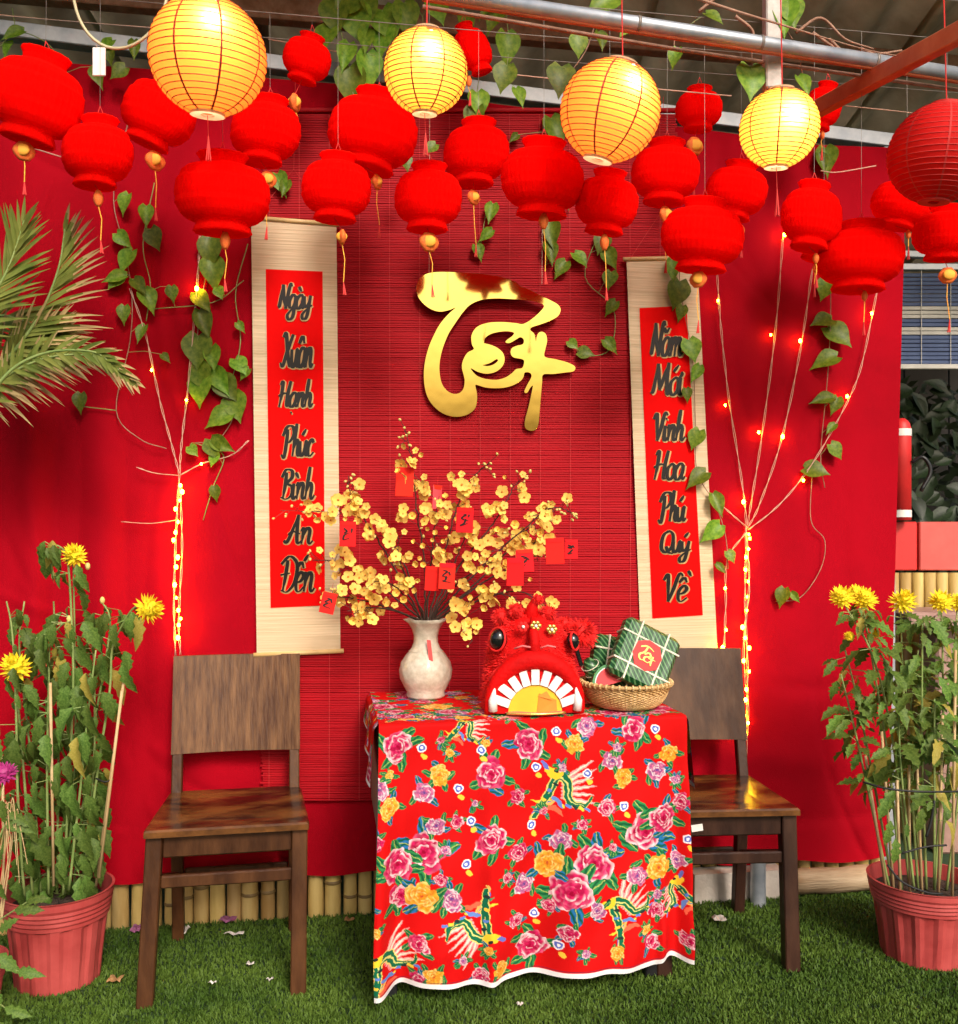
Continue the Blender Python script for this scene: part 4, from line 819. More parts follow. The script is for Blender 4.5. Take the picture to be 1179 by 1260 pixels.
    def phoenix(zx, zy, s, ang, fl=1):
        s = s*1.15
        ca, sa = math.cos(ang), math.sin(ang)
        g = lambda pts: [(zx+s*fl*(a*ca-b*sa), zy+s*(a*sa+b*ca)) for a, b in pts]
        for k in range(6):                                   # flame-like plumes
            y = -.75+k*.26; stroke(g([(.1, y*.4), (.55, y*.7-.1), (1.05+.1*(k % 2), y-.15)]), s*.13, (.80, .30, .30)); stroke(g([(.15, y*.4), (.55, y*.7-.1), (1.0, y-.15)]), s*.045, (.86, .66, .50))
        for k in range(4): stroke(g([(-.1, .3), (-.5-.1*k, .35+.12*k), (-.85, .25+.22*k)]), s*.11, [(.85, .55, .04), (.05, .25, .10), (.10, .15, .50), (.85, .40, .10)][k])
        stroke(g([(-.75, .75), (-.35, .15), (-.05, -.45), (.25, -.25), (.3, .3), (.75, .45), (1.0, .2)]), s*.31, (.78, .60, .16))
        stroke(g([(-.75, .75), (-.35, .15), (-.05, -.45), (.25, -.25), (.3, .3), (.75, .45), (1.0, .2)]), s*.24, (.006, .13, .06))
        stroke(g([(-.3, .1), (-.05, -.4), (.25, -.2), (.32, .3), (.75, .45)]), s*.05, (.60, .62, .18))
        for k in range(9):
            f = k/8; stroke(g([(-.7+1.5*f, .55-1.2*math.sin(f*3.1)*(.7 if f < .5 else .1)), (-.62+1.5*f, .60-1.2*math.sin(f*3.1)*(.7 if f < .5 else .1))]), s*.09, ((.02, .03, .03), (.85, .55, .05), (.10, .20, .55))[k % 3], False)
        stroke(g([(-.35, -.65), (-.1, -.5), (.1, -.55)]), s*.30, (.85, .52, .03)); stroke(g([(-.5, -.9), (-.32, -.65)]), s*.13, (.12, .15, .50)); stroke(g([(-.12, -.62), (-.06, -.60)]), s*.10, (.02, .02, .02), False)
        stroke(g([(-.4, .5), (-.1, .55), (.1, .75)]), s*.16, (.80, .12, .06)); stroke(g([(-.2, .2), (.0, .35), (.1, .55)]), s*.13, (.12, .22, .55))
    def bead(zx, zy):
        c = pc(zx, zy); r = 15*sc; ix = near(c, r*1.3)
        for k, cl in ((1, (.82, .76, .78)), (.72, (.10, .14, .50)), (.34, (.85, .85, .85))):
            d, _, _ = ell(ix, c, r*k, r*k, 0); col[ix[d < 1]] = cl
        lfq = pc(zx+8, zy+28); d, _, _ = ell(near(lfq, r), lfq, 11*sc, 8*sc, .5); col[near(lfq, r)[d < 1]] = (.85, .52, .05)
    for a in ((385, 165, 62, .2), (690, 375, 92, .0), (425, 775, 88, 2.6), (880, 770, 84, -.7), (150, 880, 80, -.4), (1085, 750, 70, .4, -1), (500, 60, 60, 1), (820, 30, 55, 2), (200, 60, 60, 0), (300, 0, 60, 2), (950, 60, 60, .4)): phoenix(*a)
    for a in ((265, 545, 60), (185, 585, 48), (970, 515, 62), (1030, 480, 46), (800, 610, 60), (725, 695, 62)): flower(*a, 'pink', 6)
    for a in ((175, 215, 45), (590, 222, 46), (470, 310, 46), (468, 515, 44), (940, 182, 42), (608, 872, 46), (200, 680, 38), (60, 60, 40), (350, 40, 45), (640, 50, 42), (1050, 70, 42), (150, 0, 40), (480, -20, 46), (760, 0, 42)): flower(*a, 'pink', 5)
    for a in ((118, 345, 30), (260, 362, 32), (785, 168, 32), (866, 285, 32), (1016, 322, 32), (695, 530, 32), (930, 655, 32), (345, 690, 34), (580, 668, 32), (800, 755, 26), (1080, 630, 28), (300, 465, 28)): flower(*a, 'mix', 4)
    for a in ((555, 385, 24), (845, 432, 27), (105, 502, 28), (556, 562, 28), (555, 778, 22), (998, 782, 27), (712, 825, 25), (92, 695, 24), (245, 942, 25), (440, 935, 26), (980, 885, 28), (250, 830, 30), (1095, 430, 26), (365, 455, 20), (315, 630, 20), (1110, 890, 24), (660, 740, 20)): flower(*a, 'pink', 4)
    for a in ((308, 310, 30), (150, 400, 30), (740, 225, 28), (900, 340, 28), (1060, 270, 30), (260, 682, 44), (656, 606, 44), (1005, 640, 38), (290, 925, 28), (505, 918, 24), (455, 215, 14), (860, 900, 20)): flower(*a, 'yel', 4, .7)
    for k in range(46):                                  # the pattern runs on over the table top
        zx, zy = 70+((k*397) % 1040), -470+((k*173) % 590)
        if zy < 100: flower(zx, zy, rs.uniform(26, 52), ('pink', 'pink', 'mix', 'yel')[k % 4], 5)
    for zx, zy in ((340, 240), (700, 300), (520, 640), (880, 240), (420, 400), (640, 440), (150, 300), (760, 480), (1080, 360), (460, 850), (760, 890), (960, 840), (330, 540), (540, 130), (120, 760), (380, 880), (1000, 730), (860, 560), (90, 590), (310, 200)):
        c = pc(zx, zy); ix = near(c, 60*sc)                # loose leaf sprigs and small buds between the big motifs
        for q in range(5): a = rs.random()*6.28; lf(ix, (c[0]+math.cos(a)*14*sc, c[1]+math.sin(a)*14*sc), 20*sc, 7*sc, a, q == 0)
        flower(zx, zy, rs.uniform(11, 17), ('pink', 'yel', 'mix')[int(rs.random()*3)], 3)
    for a in ((250, 222), (440, 235), (683, 185), (1012, 185), (615, 295), (368, 350), (408, 455), (392, 585), (617, 768), (685, 865), (1112, 555), (600, 480), (900, 430), (780, 320)): bead(*a)
    return col
def cloth():
    nu, nf, nt = 560, 470, 80; DROP = .705
    o = tp(TW/2, -.01, -DROP); Zu = Vector((0, 0, 1))
    s = np.linspace(0, 1, nu+1)
    V = []; UU = []; VV = []
    def front(sv, tv):
        a = sv*TW; d = tv*DROP; rad = .010
        if d < rad*1.57: an = d/rad; b, z = -.004-rad*math.sin(an)*1.0, -rad*(1-math.cos(an))
        else: b, z = -.004-rad, -rad-(d-rad*1.57)
        k = min(1, tv*1.15)
        fold = (.013*math.sin(sv*9.5+.6)+.010*math.sin(sv*17+1.9+tv)+.007*math.sin(sv*31+tv*2))*k**1.2
        fold += .022*k*math.exp(-((sv-.015)/.03)**2)-.018*k*math.exp(-((sv-.075)/.035)**2)+.016*k*math.exp(-((sv-.34-.02*tv)/.03)**2)-.020*k*math.exp(-((sv-.955)/.03)**2)+.012*k*math.exp(-((sv-.90)/.02)**2)
        fold += .0016*math.sin(sv*60+tv*25)*k+.0022*math.sin(tv*22+sv*7)
        b -= .024*k+fold*1.6
        a = a+(sv-.5)*.030*k+.004*math.sin(tv*6+sv*12)*k
        z += .006*math.sin(sv*7+2)*k*k+.008*sv*k*k-.010*math.exp(-(sv/.06)**2)*k*k+.014*math.exp(-((sv-.93)/.04)**2)*k*k
        return tp(a, b, z+.004)
    def top(sv, q):
        return tp(sv*TW, -.004+q*(TD+.004), .004+.0012*math.sin(sv*21+q*9)*math.sin(q*13+1))
    rows = [[top(x, q) for x in s] for q in np.linspace(1, 0, nt+1)][:-1]+[[front(x, q) for x in s] for q in np.linspace(0, 1, nf+1)]
    vv = [-(1-j/nt)*TD for j in range(nt)]+[j/nf*DROP for j in range(nf+1)]
    pts = [p for r in rows for p in r]
    Uc = np.tile(s*TW, len(rows)); Vc = np.repeat(np.array(vv), nu+1); n = nu+1
    fs = [(j*n+i, (j+1)*n+i, (j+1)*n+i+1, j*n+i+1) for j in range(len(rows)-1) for i in range(nu)]
    # side flaps that hang from the table's two ends
    ex = []
    for e, L_, sg in ((0, .17, -1), (1, .21, 1)):
        m1, m2 = 60, 90; base = len(pts)
        for j in range(m1+1):
            for i in range(m2+1):
                q = i/m2; d = j/m1*(L_*(1-.55*q if e == 0 else 1-.3*q)); k = d/L_
                out = .003+.010*math.sin(min(d/.012, 1.57))+.010*k*math.sin(q*15+e)+.012*k
                a = (TW if e else 0)+sg*out-(.002*sg)
                z = .004-d-.0015 if d > 0 else .004
                pts.append(tp(a, .002+q*(TD-.004), z)); Uc = np.append(Uc, .1+q*.7); Vc = np.append(Vc, .2+d*.95+e*.2)
        w = m2+1
        for j in range(m1):
            for i in range(m2):
                f = (base+j*w+i, base+j*w+i+1, base+(j+1)*w+i+1, base+(j+1)*w+i); fs.append(f if e else f[::-1])
        ex.append((base, m1, m2))
    me = bpy.data.meshes.new('tablecloth'); me.from_pydata([tuple(p-o) for p in pts], [], fs)
    c = print_colours(Uc, Vc); nmain = len(rows)*n
    j = np.arange(nmain)//n; hem = np.array(vv)[j] > DROP-.013; c[:nmain][hem] = (.74, .72, .72)
    thin = (np.array(vv)[j] > DROP-.0175) & (np.array(vv)[j] < DROP-.0150); c[:nmain][thin] = (.10, .02, .05)
    for base, m1, m2 in ex: c[base+(m1-3)*(m2+1):base+(m1+1)*(m2+1)] = (.74, .72, .72)
    at = me.color_attributes.new('print', 'FLOAT_COLOR', 'POINT'); at.data.foreach_set('color', np.c_[c, np.ones(len(c))].ravel())
    m = mat('printed_cloth', (.6, .01, .01), .75, bump=.12, bs=500, spec=.1); N, L = m.node_tree.nodes, m.node_tree.links
    an = N.new('ShaderNodeAttribute'); an.attribute_name = 'print'; L.new(an.outputs['Color'], N['Principled BSDF'].inputs['Base Color'])
    me.materials.append(m); me.polygons.foreach_set('use_smooth', [True]*len(fs)); me.update()
    ob = bpy.data.objects.new('tablecloth', me); COL.objects.link(ob); ob.location = o
    tag(ob, 'red tablecloth printed with pink peonies, phoenixes and a white hem', 'tablecloth')
cloth()
TZ = .7555
# ------------------------------------------------------------------ vase
vp = Vector(((524-CX)/F*2.97, 2.97, TZ)); s = 2.97/F
t = thing('flower_vase', 'cream crackle-glazed vase with scalloped lip on the tablecloth', 'vase', vp)
pf = [(0, .002), (22, 0), (24, 3), (23, 7), (27, 14), (31.5, 24), (32.5, 34), (30, 44), (24, 53), (17.5, 61), (15, 68), (15, 76), (17, 84), (21, 91), (26.5, 96.5), (24.5, 96.5), (19, 90), (14, 80), (12, 70)]
MB().lathe([(r*s, z*s) for r, z in pf], 48, mod=lambda a, i, k: 1+(.085*math.sin(a*8) if 14 <= i <= 15 else .02*math.sin(a*8) if i in (13, 16) else (.012*math.sin(a*12) if 5 <= i <= 8 else 0))).build('vase_body', m_vase, t, smooth=True)
MB().tube([(r*s*1.02*math.cos(a), r*s*1.02*math.sin(a), 57*s) for r in (20.5,) for a in np.linspace(0, 6.283, 31)], .0012, 5, cap=False).build('neck_ring', m_vase, t, smooth=True)
MB().slab([(.006, -.055, .185), (.018, -.054, .183), (.026, -.066, .120), (.014, -.067, .122)], (0, -1, 0), .002).build('red_tag', m_tagred, t)
# ------------------------------------------------------------------ apricot blossom
fl = MB()
for k in range(5):
    a = k*2*math.pi/5; ca, sa = math.cos(a), math.sin(a); vs = [(0, 0, 0)]
    for x, y, z in ((.16, -.20, .06), (.36, -.36, .14), (.62, -.34, .22), (.80, -.12, .22), (.80, .14, .20), (.60, .36, .24), (.34, .34, .14), (.16, .18, .06), (.45, 0, .08)): vs.append((x*ca-y*sa, x*sa+y*ca, z*(.8 if k % 2 else 1.1)))
    fl.add(vs, [(0, 1, 9), (1, 2, 9), (2, 3, 9), (3, 4, 9), (4, 5, 9), (5, 6, 9), (6, 7, 9), (7, 8, 9), (8, 0, 9)])
fl.ball((0, 0, .10), .15, 7, 4, (1, 1, .8), 1)
fl = fl.mesh('flower', [m_petal, m_stamen], smooth=True)
fl2 = MB()
for k in range(5):
    a = k*2*math.pi/5+.3; ca, sa = math.cos(a), math.sin(a); vs = [(0, 0, 0)]
    for x, y, z in ((.2, -.22, .12), (.42, -.30, .38), (.50, 0, .62), (.42, .30, .36), (.2, .22, .12), (.38, 0, .30)): vs.append((x*ca-y*sa, x*sa+y*ca, z))
    fl2.add(vs, [(0, 1, 6), (1, 2, 6), (2, 3, 6), (3, 4, 6), (4, 5, 6), (5, 0, 6)])
fl2 = fl2.ball((0, 0, .1), .12, 6, 4, (1, 1, 1), 1).mesh('flower', [m_petal, m_stamen], smooth=True)
bud = MB().ball((0, 0, .25), .30, 7, 5, (.8, .8, 1.2)).mesh('bud', m_bud, smooth=True)
def blossom():
    o = vp+Vector((0, 0, .03)); t = thing('blossom_branches', 'spray of yellow apricot blossom branches standing in the cream vase', 'branches', o)
    br = [  # picture path, depth change at the tip, flower density, bud tip
        ([(524, 760), (522, 690), (512, 620), (507, 570), (497, 522)], -.02, 1.0, .90), ([(520, 760), (500, 700), (470, 650), (435, 620), (428, 585)], -.10, 1.0, .9), ([(518, 760), (480, 690), (440, 630), (405, 630), (345, 628)], -.12, 1.1, .93),
        ([(518, 762), (480, 730), (440, 700), (410, 690), (385, 690)], -.05, 1.0, .93), ([(518, 764), (470, 745), (425, 735), (395, 735)], -.15, 1.2, .95), ([(520, 764), (480, 750), (445, 748), (428, 752)], -.2, 1.4, 1),
        ([(528, 760), (545, 690), (560, 630), (580, 590), (605, 567)], -.06, 1.1, .86), ([(530, 760), (570, 690), (610, 640), (632, 600), (645, 588)], -.02, .9, .9), ([(532, 762), (590, 700), (640, 655), (680, 625), (712, 635)], -.10, 1.2, .85),
        ([(532, 764), (590, 720), (640, 690), (665, 660), (662, 690)], -.05, 1.0, .93), ([(532, 766), (570, 745), (600, 730), (635, 735)], -.16, 1.3, .96), ([(530, 768), (560, 750), (578, 765), (580, 790)], -.2, 1.4, .95),
        ([(526, 760), (530, 700), (535, 650), (540, 610)], -.15, 1.3, 1), ([(524, 762), (505, 720), (492, 690), (490, 660)], -.18, 1.2, 1), ([(528, 762), (556, 700), (572, 660), (575, 630)], .02, 1.0, 1), ([(520, 764), (500, 735), (480, 718), (460, 715)], -.22, 1.4, 1), ([(530, 764), (560, 720), (590, 700), (606, 690)], -.2, 1.1, 1), ([(532, 764), (600, 705), (640, 660), (665, 640), (684, 628)], .03, .9, .9),
        ([(530, 765), (600, 735), (640, 728), (668, 745), (676, 768)], -.12, .5, .9)]
    nf = 0
    for pts, dz, dens, bt in br:
        c = cr(pts, 10); n = len(c); L3 = []
        for i, (x, y) in enumerate(c):
            f = i/(n-1); L3.append(P(x, y, 2.97+dz*f)+Vector((U(-.003, .003), 0, 0)))
        L3[0] = vp+Vector((U(-.008, .008), U(-.008, .008), .20)); bo = MB().tube([vp+Vector((0, 0, .06))]+L3, [.0035]+[.0034-.0024*i/n for i in range(n)], 5).build('branch', m_branch, t, o, True)
        plen = sum(math.hypot(*(c[i+1]-c[i])) for i in range(n-1)); m = int(plen*.135*dens)+2
        for k in range(m):
            f = .36+.64*(k+U(0, .8))/m; f = min(f, 1); i = min(int(f*(n-1)), n-1); p = L3[i]
            sp = .050*(1-.9*max(0, f-.55)); q = p+Vector((U(-1, 1)*sp, U(-1.2, .3)*sp, U(-1, 1)*sp*.9)); nf += 1
            nr = Vector((U(-.9, .9), -1, U(-.5, .9)))
            if f > bt-.04 or random.random() < .10: ob = inst('bud', bud, bo, q-o, qb(Vector((U(-1, 1), U(-1, 1), U(-1, 1))), nr), U(.014, .020))
            else: ob = inst('flower', fl if random.random() < .72 else fl2, bo, q-o, qb(Vector((U(-1, 1), U(-.2, .2), U(-1, 1))), nr), random.choice((.014, .017, .020, .023, .026))*U(.9, 1.1)*(1-.25*(f > .85)))
            if (q-p).length > .012: MB().tube([p, q], .0009, 3).build('twig', m_branch, bo, o)
blossom()
# lucky envelopes hanging among the blossom
ENV = [(498, 593, 22, 36, 2.93, 0, 'plain red envelope hanging highest on the blossom spray'), (572, 640, 21, 31, 2.84, 1, 'red envelope with dark brush mark at the middle of the blossom'), (428, 657, 20, 31, 2.83, 1, 'red envelope with a swirl overlapping the edge of the taller scroll'),
       (683, 678, 23, 32, 2.84, 0, 'plain light red envelope on the branch reaching towards the narrower scroll'), (646, 690, 22, 28, 2.83, 1, 'red envelope with black mark behind a plain one near the lion head'), (634, 704, 21, 34, 2.80, 0, 'plain red envelope dangling just above the lion head'),
       (532, 712, 18, 30, 2.76, 0, 'plain red envelope above the vase lip, behind a marked one'), (550, 709, 20, 32, 2.74, 1, 'red envelope with two black marks above the vase lip'), (404, 742, 18, 26, 2.80, 1, 'small tilted red envelope low over the taller scroll edge'), (538, 612, 14, 30, 2.96, 0, 'pinkish red envelope edge-on among the upper blossoms'), (444, 748, 20, 24, 2.92, 0, 'red envelope half hidden by the lowest left-hand blossoms'), (703, 676, 16, 24, 2.96, 1, 'red envelope hidden beyond the plain one at the spray end')]
for i, (x, y, w, h, Y, mk, lab) in enumerate(ENV):
    c = P(x, y, Y); s = Y/F; t = thing('lucky_envelope', lab, 'envelope', c, (U(-.08, .02), U(-.12, .12)+(.2 if i == 8 else 0), U(-.25, .25)+(.9 if i == 9 else 0)), group='red envelopes hung on the blossom')
    MB().rbox((0, 0, 0), (w*s, .0025, h*s), .0008).build('sleeve', m_env2 if i == 9 else m_env, t)
    MB().slab([(-w*s*.5, -.0026, h*s*.5), (w*s*.5, -.0026, h*s*.5), (w*s*.36, -.0026, h*s*.33), (-w*s*.36, -.0026, h*s*.33)], (0, -1, 0), .0012).build('flap', m_env, t)
    MB().tube([(0, 0, h*s*.48), (.001, 0, h*s*.5+.03)], .0006, 4).build('thread', m_redcord, t)
    if mk:
        b = MB(); brush(b, [[(x_+U(-.22, .22), z_+U(-.22, .22)) for x_, z_ in q_] for q_ in ([(.1, 1.2), (.6, 1.0), (.2, .6), (.7, .4)], [(.6, .5), (.3, .1), (.1, -.3), (.8, -.2)], [(.9, 1.1), (.95, .7)])], (0, 0, w*.5, h*.45), lambda X, Z_, e: Vector((X*s, -.0013-e, -Z_*s)), 2.6, .0015, 0, .0008); b.build('brush_mark', m_ink, t)
# ------------------------------------------------------------------ lion head
def lion():
    o = Vector((.150, 2.790, TZ)); t = thing('lion_head', 'red festival lion head with white teeth and yellow mouth on the table', 'lion head', o, (0, 0, R(4))); t.scale = (1.06, 1.0, 1.04)
    def bd(u, v):
        a = 2*math.pi*u; g = max(0.0, 1-v**5.6)**.5; c, s_ = math.cos(a), math.sin(a)
        x = .136*math.copysign(abs(c)**.75, c)*(g*.75+.25*(1-v)); y = .108*math.copysign(abs(s_)**.75, s_)*(g*.75+.25*(1-v))
        w = 1+.02*math.sin(a*7+v*9)
        return (x*w, y*w+.02*v, v*.276)
    MB().grid(bd, 48, 22).build('head', m_lion, t, smooth=True)
    pl = MB()
    for k in range(5200):                                     # short plush pile over the head
        u, v = random.random(), random.random()**.8; p = Vector(bd(u, v)); q = Vector(bd((u+.01) % 1, v))-p; r_ = Vector(bd(u, max(0, v-.02)))-p
        n = Vector((p.x, p.y, .03)).normalized(); e = p+n*U(.005, .011)+Vector((U(-.006, .006), U(-.003, .003), U(-.010, .003))); w = n.orthogonal().normalized()*.0022
        pl.add([p-w-n*.002, p+w-n*.002, e], [(0, 1, 2)])
    tag(pl.build('plush_pile', m_fur, t), kind='stuff')
    fy = -.112
    def arc(r, a, y=fy, c=(0, .004), kx=1.0, kz=1.05): return Vector((c[0]+r*kx*math.cos(a), y, c[1]+r*kz*math.sin(a)))
    # muzzle board and lip
    mz = MB(); n = 28; vs = []; fs = []
    for i in range(n+1):
        a = math.pi*i/n
        for r, y in ((.118, -.06), (.120, fy+.004), (.112, fy-.004), (.066, fy-.004), (.064, -.05)): vs.append(arc(r, a, y))
    for i in range(n):
        for k in range(4): fs.append((i*5+k, i*5+k+1, i*5+k+6, i*5+k+5))
    mz.add(vs, fs).build('muzzle', m_lion, t, smooth=True)
    MB().tube([arc(.136, a, fy+.012-.010*math.sin(a), (0, .004), .90) for a in np.linspace(-.02, math.pi+.02, 30)], [.012+.016*math.sin(math.pi*i/29) for i in range(30)], 12).build('upper_lip', m_lion, t, smooth=True)
    MB().tube([arc(.148, a, fy+.020) for a in np.linspace(.6, math.pi-.6, 16)], [.002+.007*math.sin(math.pi*i/15) for i in range(16)], 8).build('lip_trim', m_fur, t, smooth=True)
    # teeth
    for k in range(9):
        a0 = R(11+k*17.6); a1 = a0+R(17.2); am = (a0+a1)/2; r1 = .121+.006*math.sin(k*2.3); gp = R(3.2)
        tb = MB(); q = [arc(.073, a0, fy-.005), arc(.073, a1, fy-.005), arc(r1, a1-gp, fy-.005), arc(r1+.003, am, fy-.006), arc(r1, a0+gp, fy-.005)]
        fr = [p+Vector((0, -.006, 0)) for p in q]; fr = [p.lerp(sum(fr, Vector())/5, .05) for p in fr]
        tb.add(q+fr, [(9, 8, 7, 6, 5)]+[(i, (i+1) % 5, (i+1) % 5+5, i+5) for i in range(5)]); tb.build('tooth', m_tooth, t)
    for sx in (-1, 1):
        MB().tube([(sx*.112, fy-.008, .012), (sx*.114, fy-.012, .04), (sx*.108, fy-.010, .075)], [.012, .011, .002], 8).build('fang', m_tooth, t, smooth=True)
    # mouth
    hd = MB(); vs = [Vector((0, fy-.0045, .006))]+[arc(.072, math.pi*i/20, fy-.0045) for i in range(21)]; hd.add(vs, [(0, i, i+1) for i in range(1, 21)]).build('mouth_lining', m_yellow, t)
    fd = MB(); fd.add([(.004, fy-.006, .006), (.058, fy-.012, .006), (.056, fy-.008, .040), (.010, fy-.007, .058)], [(0, 1, 2, 3)]); fd.add([(.006, fy-.008, .05), (.045, fy-.012, .040), (.03, fy-.008, .064)], [(0, 1, 2)]); fd.build('folded_flap', m_stamen, t)
    tg = MB(); vs = []; fs = []
    for j in range(9):
        f = j/8; vs += [(-.085+.01*f, fy+.03-.072*math.sin(math.pi*f/2), .004-.001*f), (.085-.01*f, fy+.03-.072*math.sin(math.pi*f/2), .004-.001*f)]
    tg.grid(lambda u, v: ((u-.5)*2*(.088-.014*v*v), fy+.03-.066*v*(1-.28*(2*u-1)**2), .006+.002*math.sin(u*9)+.004*(1-v)), 14, 6)
    tg.build('lower_jaw', m_tongue, t, smooth=True)
    MB().tube([((u-.5)*2*.078, fy+.03-.068*(1-.28*(2*u-1)**2), .007) for u in np.linspace(0, 1, 15)], .004, 6).build('jaw_trim', m_goldf, t, smooth=True)
    # eyes with lids
    for x, y, z, r in ((-.094, -.082, .200, .028), (.108, -.066, .192, .022)):
        e = MB().ball((x, y, z), r, 16, 10, (.85, .75, 1.05)).build('eye', m_eye, t, smooth=True)
        n = Vector((x*.9, y, .02)).normalized(); pts = []
        ux = n.cross(Vector((0, 0, 1))).normalized(); uz = ux.cross(n)
        for a in np.linspace(0, 6.283, 21): pts.append(Vector((x, y, z))+ux*math.cos(a)*r*1.0+uz*math.sin(a)*r*1.15+n*r*.25)
        MB().tube(pts, .0032, 6, cap=False).build('eye_rim', m_fur, t, smooth=True)
    # nose bridge and brow patterns
    MB().tube([(0, -.10, .150), (0, -.112, .175), (.0, -.095, .215), (0, -.06, .255)], [.010, .015, .014, .008], 10).build('nose', m_lion, t, smooth=True)
    for x0, x1 in ((-.055, -.012), (.012, .055)):
        MB().tube([(x0, -.108, .178), ((x0+x1)/2, -.114, .186), (x1, -.116, .182)], .003, 5).build('brow_trim', m_tongue, t, smooth=True)
    for x, z in ((.004, .238), (.050, .226), (-.03, .236)):
        fm = MB()
        for k in range(6):
            a = k*math.pi/3; fm.ball((x+.010*math.cos(a), -.094+.02*(x > .04), z+.009*math.sin(a)), .0065, 7, 5, (1, .5, 1))
        fm.ball((x, -.099+.02*(x > .04), z), .005, 6, 4, mi=1); fm.build('forehead_rosette', [m_goldf if x > 0 else m_fur, m_tooth], t, smooth=True)
    # horn and fur tufts
    MB().tube([(0, -.01, .235), (.004, -.02, .285), (.016, -.025, .322)], [.026, .016, .003], 10).build('horn', m_lion, t, smooth=True)
    def tuft(c, r, n, lab='fur_tuft'):
        f = MB(); c = Vector(c)
        f.ball(c, r*.62, 10, 7)
        for k in range(n):
            d = Vector((U(-1, 1), U(-1, 1), U(-1, 1))).normalized(); e = c+d*r*U(.75, 1.12)+Vector((0, 0, -.12*r)); b = c+d*r*.5; w = d.orthogonal().normalized()*r*.10
            f.add([b-w, b+w, e], [(0, 1, 2)])
        f.build(lab, m_fur, t)
    for c, r in (((-.082, -.01, .258), .030), ((-.045, -.03, .278), .024), ((.048, -.02, .270), .026), ((.018, -.03, .308), .018), ((.096, 0, .236), .026)): tuft(c, r, 420)
    tuft((.142, .01, .210), .050, 700, 'pom_pom')
    MB().tube([(.10, .01, .2), (.142, .01, .21)], .006, 6).build('pom_pom_stem', m_lion, t)
    MB().rbox((.128, -.05, .145), (.012, .01, .05), .003, Matrix.Rotation(-.3, 3, 'Y')).build('ear_trim', m_eye, t)
lion()
# ------------------------------------------------------------------ basket and what lies in it
bc = Vector((.432, 2.800, TZ)); s = 2.8/F
t = thing('woven_basket', 'shallow round woven bamboo basket at the table end', 'basket', bc)
bpf = [(.070, .0), (.088, .004), (.102, .014), (.113, .028), (.121, .044), (.127, .060), (.130, .072)]
pp = [];  K = 26
for i in range(K):
    f = i/(K-1)*(len(bpf)-1); j = min(int(f), len(bpf)-2); q = f-j; pp.append((lerp(bpf[j][0], bpf[j+1][0], q), lerp(bpf[j][1], bpf[j+1][1], q)))
MB().lathe([(0, .003)]+pp+[(r-.006, z) for r, z in pp[::-3]]+[(0, .008)], 132, mod=lambda a, i, k: 1+(.016 if ((k//2)+i) % 2 else -.012) if 1 <= i <= K else 1).build('woven_body', m_basket, t)
MB().tube([(.131*math.cos(a), .131*math.sin(a), .074) for a in np.linspace(0, 6.2832, 49)], .0055, 8, cap=False).build('rim', m_basket, t, smooth=True)
lash = MB().tube([(.0068*math.cos(a), 0, .0068*math.sin(a)) for a in np.linspace(0, 6.2832, 13)], .0022, 5, cap=False).mesh('rim_lashing', m_rod, smooth=True)
for k in range(44):
    a = 2*math.pi*k/44; inst('rim_lashing', lash, t, (.131*math.cos(a), .131*math.sin(a), .074), Matrix.Rotation(a, 3, 'Z').to_quaternion(), (1, 1.6, 1))
def rice_cake(label, c, rx, ry, rz, sz, th, medal):
    o = Vector(c); t = thing('rice_cake', label, 'rice cake', o, (rx, ry, rz), group='leaf-wrapped square rice cakes')
    MB().rbox((0, 0, 0), (sz, th, sz), .012).build('leaf_wrapping', m_leafwrap, t)
    h = sz/2
    for k in (-.24, .24):
        for vert in (0, 1):
            d = (.0055, th+.004, sz+.004) if vert else (sz+.0045, th+.0045, .0055)
            MB().rbox((k*sz, 0, 0) if vert else (0, 0, k*sz), d, .001).build('string', m_ribbon, t)
    if medal:
        n = 8; pts = [(sz*.255*math.cos(2*math.pi*i/n+.2)*(1+.06*(i % 2)), sz*.255*math.sin(2*math.pi*i/n+.2)*(1+.06*(i % 2))) for i in range(n)]
        b = MB(); y0 = -th/2-.0035; b.add([(x, y0, z) for x, z in pts]+[(x, y0+.0025, z) for x, z in pts], [tuple(range(n))]+[(i, i+n, (i+1) % n+n, (i+1) % n) for i in range(n)])
        lb = b.build('red_label', m_tagred, t)
        g = MB(); brush(g, [[(-.2, 1.4), (.4, 1.75), (1.1, 1.5)], [(.45, 1.7), (.3, 1.0), (-.1, .5), (.1, 0), (.5, .1)], [(.35, .75), (.75, 1.1), (.95, .75), (.5, .5), (.45, .1), (.85, .0), (1.1, .3)], [(1.2, .9), (1.15, .2), (1.2, -.2)], [(.8, .5), (1.5, .55)]], (0, 0, sz*.30, sz*.28), lambda X, Z_, e: Vector((X, y0-e, -Z_)), sz*.035, .0014, 0, .001)
        g.build('gold_mark', m_goldf, lb)
rice_cake('square leaf-wrapped rice cake with red label and cream strings leaning in the basket', bc+Vector((.046, -.030, .150)), R(-18), R(27), R(8), .182, .05, True)
rice_cake('second leaf-wrapped rice cake behind the red-labelled one in the basket', bc+Vector((-.025, .062, .120)), R(-8), R(12), R(18), .155, .05, False)
o = bc+Vector((-.050, -.050, .074)); t = thing('melon_wedge', 'red and green watermelon wedge ornament in the basket', 'melon', o, (R(-12), R(-14), R(10)))
